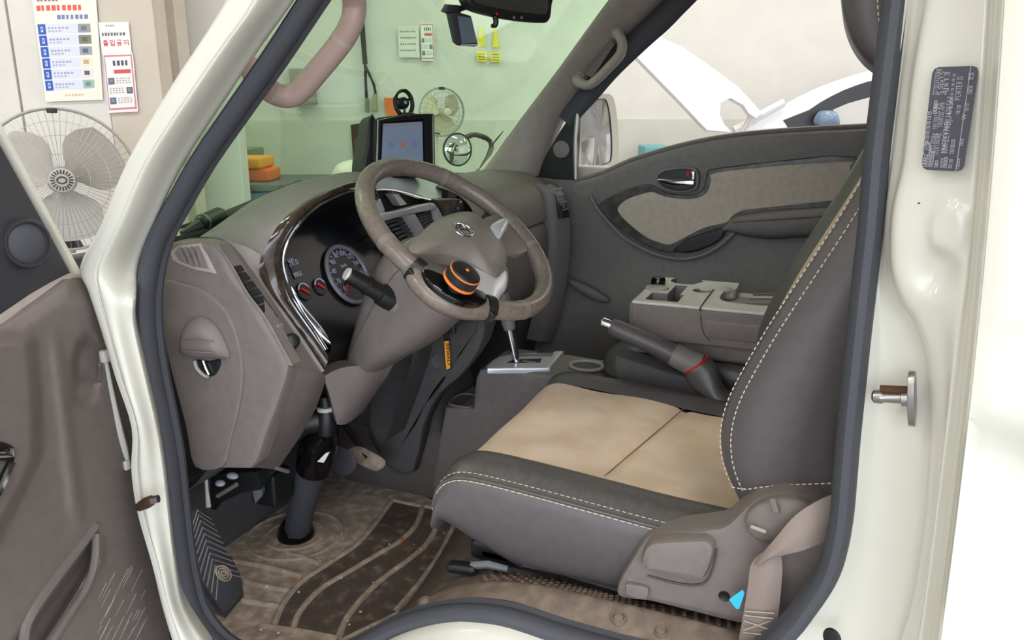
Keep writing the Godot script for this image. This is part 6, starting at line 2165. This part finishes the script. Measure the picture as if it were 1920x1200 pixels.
func build_background_things() -> void:
	var rng := RandomNumberGenerator.new()
	rng.seed = 21
	# poster with six numbered steps
	var im := Image.create(256, 440, false, Image.FORMAT_RGB8)
	im.fill(Color(0.95, 0.91, 0.87))
	bars(im, 20, 58, 90, 10, Color(0.55, 0.52, 0.52), 6, rng)
	bars(im, 14, 82, 190, 20, Color(0.86, 0.38, 0.34), 9, rng)
	bars(im, 96, 118, 130, 16, Color(0.45, 0.52, 0.72), 7, rng)
	for k in 6:
		var y := 150 + k * 42
		im.fill_rect(Rect2i(34, y, 176, 38), Color(0.84, 0.86, 0.94))
		im.fill_rect(Rect2i(8, y, 34, 38), Color(0.22, 0.36, 0.72))
		im.fill_rect(Rect2i(20, y + 9, 10, 20), Color(0.85, 0.88, 0.95))
		im.fill_rect(Rect2i(22, y + 13, 5, 11), Color(0.22, 0.36, 0.72))
		bars(im, 52, y + 12, 90, 7, Color(0.62, 0.64, 0.72), 6, rng)
		bars(im, 52, y + 24, 60, 6, Color(0.66, 0.68, 0.75), 4, rng)
		im.fill_rect(Rect2i(176, y + 2, 50, 32), [Color(0.60, 0.60, 0.62), Color(0.50, 0.50, 0.46), Color(0.60, 0.62, 0.66), Color(0.93, 0.88, 0.78), Color(0.90, 0.86, 0.84), Color(0.62, 0.72, 0.70)][k])
		im.fill_rect(Rect2i(188, y + 10, 22, 16), [Color(0.45, 0.46, 0.50), Color(0.38, 0.40, 0.34), Color(0.34, 0.40, 0.50), Color(0.75, 0.66, 0.52), Color(0.36, 0.38, 0.44), Color(0.42, 0.56, 0.56)][k])
	bars(im, 90, 414, 90, 8, Color(0.88, 0.72, 0.62), 6, rng)
	var t := thing("wall_poster", "cream poster with six blue numbered rows on the partition wall", "poster", "posters on the partition")
	var d := 3.89
	obj("sheet", Soup.new().slab(Bs([[56, -32], [178, -34], [193, 187], [86, 191]], d), flat_f * 0.002), m.paper, t)
	printed("print", Bs([[56, -32], [178, -34], [193, 187], [86, 191]], d - 0.001), im, t)
	# red no entry notice
	im = Image.create(192, 208, false, Image.FORMAT_RGB8)
	im.fill(Color(0.92, 0.91, 0.91))
	bars(im, 44, 16, 60, 12, Color(0.60, 0.60, 0.64), 4, rng)
	bars(im, 14, 66, 156, 20, Color(0.42, 0.42, 0.46), 8, rng)
	var red := Color(0.80, 0.18, 0.24)
	strokes(im, 14, 112, 36, 5, red, [[0.3, 0.0, 0.7, 0.08], [0.1, 0.16, 0.9, 0.2], [0.3, 0.2, 0.36, 0.36], [0.62, 0.2, 0.7, 0.36], [0.05, 0.42, 0.95, 0.46], [0.46, 0.46, 0.54, 0.58], [0.15, 0.6, 0.85, 0.64], [0.75, 0.62, 0.85, 0.78], [0.15, 0.74, 0.85, 0.8], [0.15, 0.78, 0.25, 0.95], [0.15, 0.92, 0.85, 0.98]])
	strokes(im, 58, 112, 36, 5, red, [[0.1, 0.05, 0.55, 0.1], [0.1, 0.1, 0.18, 0.45], [0.47, 0.1, 0.55, 0.45], [0.1, 0.4, 0.55, 0.46], [0.8, 0.0, 0.88, 0.5], [0.2, 0.58, 0.28, 0.95], [0.8, 0.58, 0.88, 0.95], [0.2, 0.72, 0.88, 0.78], [0.2, 0.92, 0.88, 0.98]])
	strokes(im, 102, 112, 36, 5, red, [[0.15, 0.02, 0.85, 0.08], [0.77, 0.05, 0.85, 0.32], [0.05, 0.42, 0.95, 0.48], [0.2, 0.6, 0.8, 0.65], [0.2, 0.6, 0.28, 0.98], [0.72, 0.6, 0.8, 0.98], [0.2, 0.92, 0.8, 0.98]])
	strokes(im, 146, 112, 36, 5, red, [[0.05, 0.15, 0.6, 0.22], [0.30, 0.22, 0.38, 0.5], [0.15, 0.5, 0.25, 0.8], [0.42, 0.5, 0.55, 0.8], [0.8, 0.0, 0.88, 1.0]])
	t = thing("wall_poster", "white notice with large red characters beside the cream poster", "poster", "posters on the partition")
	obj("sheet", Soup.new().slab(Bs([[184, 42], [241, 41], [247, 102], [192, 104]], d), flat_f * 0.002), m.paper, t)
	printed("print", Bs([[184, 42], [241, 41], [247, 102], [192, 104]], d - 0.001), im, t)
	# pink framed safety poster
	im = safety_poster(rng)
	t = thing("wall_poster", "white safety poster with a pink frame beneath the red notice", "poster", "posters on the partition")
	obj("sheet", Soup.new().slab(Bs([[193, 101], [249, 99], [259, 209], [204, 212]], d), flat_f * 0.002), m.paper, t)
	printed("print", Bs([[193, 101], [249, 99], [259, 209], [204, 212]], d - 0.001), im, t)
	# the same kind of poster seen through the windshield, with a lined notice
	var w := 5.975
	t = thing("wall_poster", "small pink edged poster on the far wall, seen through the windshield", "poster", "notices on the back wall")
	obj("sheet", Soup.new().slab(Bs([[785, 41], [811, 41], [812, 112], [789, 112]], w), flat_f * 0.002), m.paper, t)
	printed("print", Bs([[785, 41], [811, 41], [812, 112], [789, 112]], w - 0.001), im, t)
	im = Image.create(128, 192, false, Image.FORMAT_RGB8)
	im.fill(Color(0.88, 0.87, 0.85))
	for k in 4:
		bars(im, 12, 30 + k * 38, 100, 9, Color(0.45, 0.46, 0.48), 7, rng)
	t = thing("wall_notice", "pale notice with four printed lines on the far wall", "notice", "notices on the back wall")
	obj("sheet", Soup.new().slab(Bs([[743, 46], [783, 46], [785, 106], [746, 106]], w), flat_f * 0.002), m.paper, t)
	printed("print", Bs([[743, 46], [783, 46], [785, 106], [746, 106]], w - 0.001), im, t)
	for k in 2:
		var x := 899.0 + k * 26.0
		var lb := "left" if k == 0 else "right"
		single("cone_sign", Soup.new().slab(Bs([[x - 2 + k, 46 + k * 4], [x + 2 + k, 46 + k * 4], [x + 8, 84 + k * 2], [x - 6 + k * 2, 84 + k * 2]], w), flat_f * 0.006), m.sign_yellow, "tall yellow cone shaped sign on the far wall, %s one of two" % lb, "sign", "yellow cone signs")
		t = thing("square_sign", "small yellow square sign on the far wall, %s one of two" % lb, "sign", "yellow square signs")
		var sx := 891.0 + k * 26.5
		obj("board", Soup.new().slab(Bs([[sx, 93 + k * 3], [sx + 19, 95 + k * 2], [sx + 19, 114], [sx, 112 + k * 2]], w), flat_f * 0.006), m.sign_yellow, t)
		for j in 3:
			obj("print_bar", Soup.new().slab(Bs([[sx + 3, 98 + k + j * 5], [sx + 16, 98.5 + k + j * 5], [sx + 16, 100 + k + j * 5], [sx + 3, 99.5 + k + j * 5]], w - 0.002), flat_f * 0.001), m.bench_grey, t)
	# switch box, cables
	t = thing("switch_box", "beige metal switch box on the far wall behind the grab handle", "switch box")
	obj("box", Soup.new().slab(Bs([[537, 126], [578, 126], [588, 192], [544, 194]], w - 0.06), flat_f * 0.08, 0.01), m.box_grey, t)
	obj("lock", Soup.new().slab(Bs([[567, 168], [574, 168], [575, 180], [568, 180]], w - 0.065), flat_f * 0.01), m.black, t)
	t = thing("power_cables", "black power cables running down the far wall to two sockets", "cable")
	obj("trunk", Soup.new().tube(Bs([[672, -60], [674, 20], [678, 70], [682, 118]], w - 0.02), 0.018, 8), m.cable, t)
	obj("branch", Soup.new().tube(Bs([[682, 118], [683, 150], [685, 186]], w - 0.02), 0.010, 8), m.cable, t)
	obj("branch", Soup.new().tube(Bs([[683, 122], [692, 142], [699, 158], [702, 174]], w - 0.02), 0.009, 8), m.cable, t)
	obj("socket", Soup.new().slab(Bs([[681, 182], [687, 182], [688, 209], [682, 209]], w - 0.04), flat_f * 0.04, 0.005), m.cabinet_green, t)
	obj("socket", Soup.new().slab(Bs([[696, 174], [703, 174], [705, 208], [695, 208]], w - 0.04), flat_f * 0.04, 0.005), m.box_grey, t)
	single("cork_card", Soup.new().slab(Bs([[718, 182], [738, 182], [745, 214], [722, 214]], w), flat_f * 0.01), m.crate_orange, "orange brown card fixed to the far wall behind the navigation display", "card")
	single("stained_board", Soup.new().slab(Bs([[400, 250], [672, 229], [675, 330], [400, 345]], 5.9), flat_f * 0.03), m.wall_lower, "grey board leaning on the far wall below the switch box", "board")
	single("board_edge", Soup.new().slab(Bs([[655, 232], [674, 229], [676, 310], [662, 310]], 5.88), flat_f * 0.02), m.rust, "rust stained strip at the edge of the grey board", "board strip")
	# fans
	pedestal_fan(Vector2(116, 338), Vector2(124, 140), 3.3, 0.0, "large grey pedestal fan in front of the partition wall", true)
	pedestal_fan(Vector2(826, 208), Vector2(40, 50), 5.2, 0.35, "pale pedestal fan seen through the windshield", false)
	# store corner seen through the windshield
	t = thing("storage_cabinet", "sage green metal cabinet against the far wall", "cabinet")
	var c0 := B(372, 268, 4.9)
	obj("carcass", bbox(Vector2(lat_of(345, 4.9), lat_of(428, 4.9)), Vector2(0, B(400, 282, 4.9).y), Vector2(4.9, 5.5), 0.01), m.cabinet_green, t)
	obj("door", bbox(Vector2(lat_of(352, 4.9), lat_of(422, 4.9)), Vector2(0.1, B(400, 288, 4.9).y), Vector2(4.885, 4.9), 0.005), m.cabinet_green, t)
	single("door_board", bbox(Vector2(lat_of(318, 4.7), lat_of(366, 4.7)), Vector2(0, B(400, 270, 4.7).y), Vector2(4.7, 4.76), 0.005), m.wall_beige, "cream board standing beside the green cabinet", "board")
	t = thing("work_bench", "grey metal work bench with blue drawer front", "bench")
	var by := B(480, 338, 4.9).y
	obj("top", bbox(Vector2(lat_of(430, 4.9), lat_of(720, 4.9)), Vector2(by - 0.04, by), Vector2(4.7, 5.4), 0.006), m.bench_grey, t)
	obj("drawer", bbox(Vector2(lat_of(432, 4.9), lat_of(520, 4.9)), Vector2(by - 0.22, by - 0.05), Vector2(4.74, 5.3), 0.006), m.bench_blue, t)
	for k in 4:
		var la := lat_of(434, 4.9) + (k % 2) * 0.9
		obj("leg", bbox(Vector2(la, la + 0.04), Vector2(0, by - 0.04), Vector2(4.75 + (k / 2) * 0.55, 4.79 + (k / 2) * 0.55)), m.bench_grey, t)
	t = thing("tool_crate", "orange plastic crate with lid on the work bench", "crate")
	obj("tub", bbox(Vector2(lat_of(430, 4.95), lat_of(502, 4.95)), Vector2(by, B(460, 312, 4.95).y), Vector2(4.85, 5.1), 0.02), m.crate_orange, t)
	obj("lid", bbox(Vector2(lat_of(426, 4.95), lat_of(490, 4.95)), Vector2(B(460, 312, 4.95).y, B(460, 291, 4.95).y), Vector2(4.83, 5.12), 0.02), m.yellow, t)
	single("plastic_sack", Soup.new().dome(curve(Bs([[618, 338], [622, 322], [632, 306], [650, 300], [664, 302], [676, 316], [684, 338]], 4.9), 4, true), -flat_f, 0.14, 0.10), m.bag_white, "white plastic sack standing on the work bench", "sack")
	# teal crate in the far window
	single("teal_crate", bbox(Vector2(lat_of(1212, 5.6), lat_of(1264, 5.6)), Vector2(0.0, B(1240, 275, 5.6).y), Vector2(5.6, 5.9), 0.01), m.teal, "teal crate below the far window sill line", "crate")
	build_car()


func safety_poster(rng: RandomNumberGenerator) -> Image:
	var im := Image.create(160, 300, false, Image.FORMAT_RGB8)
	var pink := Color(0.80, 0.52, 0.56)
	im.fill(Color(0.93, 0.91, 0.91))
	for r in [Rect2i(4, 8, 150, 8), Rect2i(146, 8, 8, 280), Rect2i(4, 276, 150, 10), Rect2i(4, 8, 5, 276)]:
		im.fill_rect(r, pink)
	bars(im, 48, 36, 90, 26, Color(0.30, 0.31, 0.36), 4, rng)
	im.fill_rect(Rect2i(50, 82, 90, 20), Color(0.80, 0.34, 0.36))
	for k in 3:
		var left := k != 1
		im.fill_rect(Rect2i(14 if left else 108, 122 + k * 50, 34, 34), Color(0.36, 0.42, 0.50))
		im.fill_rect(Rect2i(22 if left else 116, 130 + k * 50, 16, 14), Color(0.52, 0.56, 0.62))
		for j in 3:
			bars(im, 58 if left else 18, 124 + k * 50 + j * 11, 80, 6, Color(0.66, 0.66, 0.68), 5, rng)
	return im


func pedestal_fan(c: Vector2, r: Vector2, dist: float, turn: float, label: String, near: bool) -> void:
	var body: Material = m.fan_grey if near else m.fan_pale
	var t := thing("pedestal_fan", label, "fan", "fans")
	var o := B(c.x, c.y, dist)
	var ru := (B(c.x + r.x, c.y, dist) - o).length()
	var rv := (B(c.x, c.y - r.y, dist) - o).length()
	var rr := (ru + rv) * 0.5
	var n := (cam_at - o).normalized().rotated(Vector3.UP, turn)
	var e1 := Vector3.UP.cross(n).normalized()
	var e2 := n.cross(e1)
	var circ := func(q: float, off: float) -> Array:
		var a := []
		for k in 48:
			a.append(o + e1 * cos(TAU * k / 48.0) * q + e2 * sin(TAU * k / 48.0) * q + n * off)
		return a
	obj("guard_rim", Soup.new().tube(circ.call(rr, 0.0), 0.006, 8, true), m.fan_wire, t)
	var wires := Soup.new()
	var nw := 64 if near else 28
	for k in nw:
		var a := TAU * k / nw
		var d := e1 * cos(a) + e2 * sin(a)
		wires.tube([o + d * rr, o + d * rr * 0.8 + n * 0.05, o + d * rr * 0.4 + n * 0.09, o + d * rr * 0.16 + n * 0.095], 0.0011, 4)
		wires.tube([o + d * rr, o + d * rr * 0.8 - n * 0.05, o + d * rr * 0.3 - n * 0.08], 0.0011, 4)
	for q in [[0.36, 0.092], [0.62, 0.072], [0.82, 0.046]]:
		wires.tube(circ.call(rr * q[0], q[1]), 0.0016, 4, true)
	stuff(obj("guard_wires", wires, m.fan_wire, t))
	obj("hub_badge", Soup.new().lathe([Vector2(rr * 0.17, 0.0), Vector2(rr * 0.165, 0.012), Vector2(rr * 0.12, 0.016), Vector2(0.0, 0.018)], o + n * 0.09, n, 28), body, t)
	if near:
		var bo := o + n * 0.109
		obj("badge_ring", Soup.new().tube([0, 1, 2, 3, 4, 5, 6, 7, 8, 9, 10, 11, 12, 13, 14, 15].map(func(k): return bo + e1 * cos(TAU * k / 16.0) * rr * 0.06 + e2 * sin(TAU * k / 16.0) * rr * 0.045), 0.003, 6, true), m.car_dark, t)
		for k in 20:
			var a := TAU * k / 20.0
			var d := e1 * cos(a) + e2 * sin(a)
			obj("badge_slot", Soup.new().tube([o + n * 0.107 + d * rr * 0.09, o + n * 0.105 + d * rr * 0.145], 0.003, 5), m.car_dark, t)
	for k in 3:
		var a := TAU * k / 3.0 + 0.55
		var blade := []
		for i in 7:
			var f := i / 6.0
			var row := []
			for j in 6:
				var g := j / 5.0 - 0.5
				var w := 0.35 + 0.95 * sin(PI * clampf(0.12 + f * 0.82, 0, 1)) * 0.62
				var b := a + g * w * 1.9
				var q := rr * (0.12 + 0.76 * f)
				row.append(o + (e1 * cos(b) + e2 * sin(b)) * q + n * (g * 0.07 - 0.01))
			blade.append(row)
		obj("blade", Soup.new().shell(blade, n * 0.004), body, t)
	obj("motor", Soup.new().lathe([Vector2(rr * 0.14, 0.02), Vector2(rr * 0.2, -0.05), Vector2(rr * 0.19, -0.18), Vector2(rr * 0.1, -0.22)], o, n, 20), body, t)
	obj("neck", Soup.new().tube([o - n * 0.10 - V(0, 0.02, 0), o - n * 0.10 - V(0, rr * 0.9, 0)], rr * 0.085, 12), m.plastic_dark, t)
	obj("collar", Soup.new().tube([o - n * 0.10 - V(0, rr * 0.82, 0), o - n * 0.10 - V(0, rr * 1.0, 0)], [rr * 0.1, rr * 0.17], 14), m.car_dark, t)
	var foot := o - n * 0.10
	obj("pole", Soup.new().tube([o - n * 0.10 - V(0, rr * 0.9, 0), V(foot.x, 0.04, foot.z)], rr * 0.05, 12), body, t)
	obj("base", Soup.new().lathe([Vector2(rr * 0.9, 0.0), Vector2(rr * 0.88, 0.02), Vector2(rr * 0.3, 0.045), Vector2(0.0, 0.05)], V(foot.x, 0, foot.z), Vector3.UP, 28), m.car_dark, t)
	obj("guard_clip", Soup.new().rbox(o + e2 * rr * 0.97 + n * 0.01, V(0.03, 0.02, 0.03), 0.004), m.car_dark, t)


func build_car() -> void:
	var t := thing("parked_car", "white car with its bonnet raised behind the passenger window", "car")
	var d := 4.4
	var prof := curve(Bs([[1180, 620], [1185, 540], [1250, 450], [1340, 340], [1378, 262], [1420, 226], [1470, 195], [1530, 165], [1600, 140], [1680, 122], [1800, 112], [1960, 118], [2060, 150], [2110, 240], [2110, 460]], d), 2)
	var low := Bs([[2110, 700], [1180, 680]], d)
	prof.append(low[0])
	prof.append(low[1])
	obj("body", Soup.new().slab(prof, flat_f * 1.3 + cr * 0.8, 0.012), m.car_white, t)
	# side window with a dark surround
	var dn := -flat_f
	var win := curve(Bs([[1500, 236], [1528, 212], [1566, 188], [1610, 170], [1660, 157], [1780, 148], [1900, 160], [1900, 236]], d - 0.012), 2, true)
	obj("window_surround", Soup.new().slab(curve(Bs([[1480, 242], [1518, 206], [1560, 180], [1606, 160], [1660, 147], [1790, 138], [1920, 152], [1920, 242]], d - 0.006), 2, true), flat_f * 0.04, 0.004), m.car_dark, t)
	obj("side_window", Soup.new().slab(Bs([[1562, 206], [1590, 194], [1640, 180], [1780, 166], [1890, 176], [1890, 234], [1572, 234]], d - 0.014), flat_f * 0.02, 0.002), m.wall_white, t)
	obj("mirror", Soup.new().dome(curve(Bs([[1536, 234], [1540, 214], [1552, 207], [1566, 210], [1573, 224], [1570, 236]], d - 0.10), 3, true), dn, 0.05, 0.07), m.car_mirror, t)
	# raised bonnet on its hinges
	var hn := (-flat_f * 0.75 + cr * 0.55 + V(0, 0.35, 0)).normalized()
	var ho := B(1340, 190, 4.15)
	var hood := pm_on([[1150, 20], [1225, 62], [1277, 86], [1330, 122], [1385, 163], [1430, 212], [1418, 222], [1404, 212], [1394, 197], [1370, 184], [1352, 194], [1350, 214], [1358, 232], [1372, 248], [1326, 244], [1267, 182], [1189, 102], [1140, 60]], ho, hn)
	obj("bonnet", Soup.new().slab(hood, -hn * 0.02, 0.003), m.car_white, t)
	obj("hinge_arm", Soup.new().tube(pm_on([[1408, 214], [1400, 232], [1390, 250]], ho - hn * 0.02, hn), 0.012, 8), m.fan_grey, t)
	obj("wing_edge", Soup.new().tube(curve(Bs([[1376, 244], [1400, 232], [1432, 212], [1470, 192]], d - 0.03), 3), 0.02, 8), m.car_white, t)
	for k in 2:
		var c := at_b(lat_of(1290 + k * 620, d), 0.32, d + 0.05)
		var wh := obj("wheel", Soup.new().lathe([Vector2(0.30, -0.10), Vector2(0.32, -0.08), Vector2(0.32, 0.08), Vector2(0.30, 0.10), Vector2(0.2, 0.09), Vector2(0.0, 0.08)], c, dn, 28), m.black, t)
		obj("wheel_disc", Soup.new().lathe([Vector2(0.2, 0.091), Vector2(0.18, 0.1), Vector2(0.0, 0.1)], c, dn, 24), m.silver, wh)
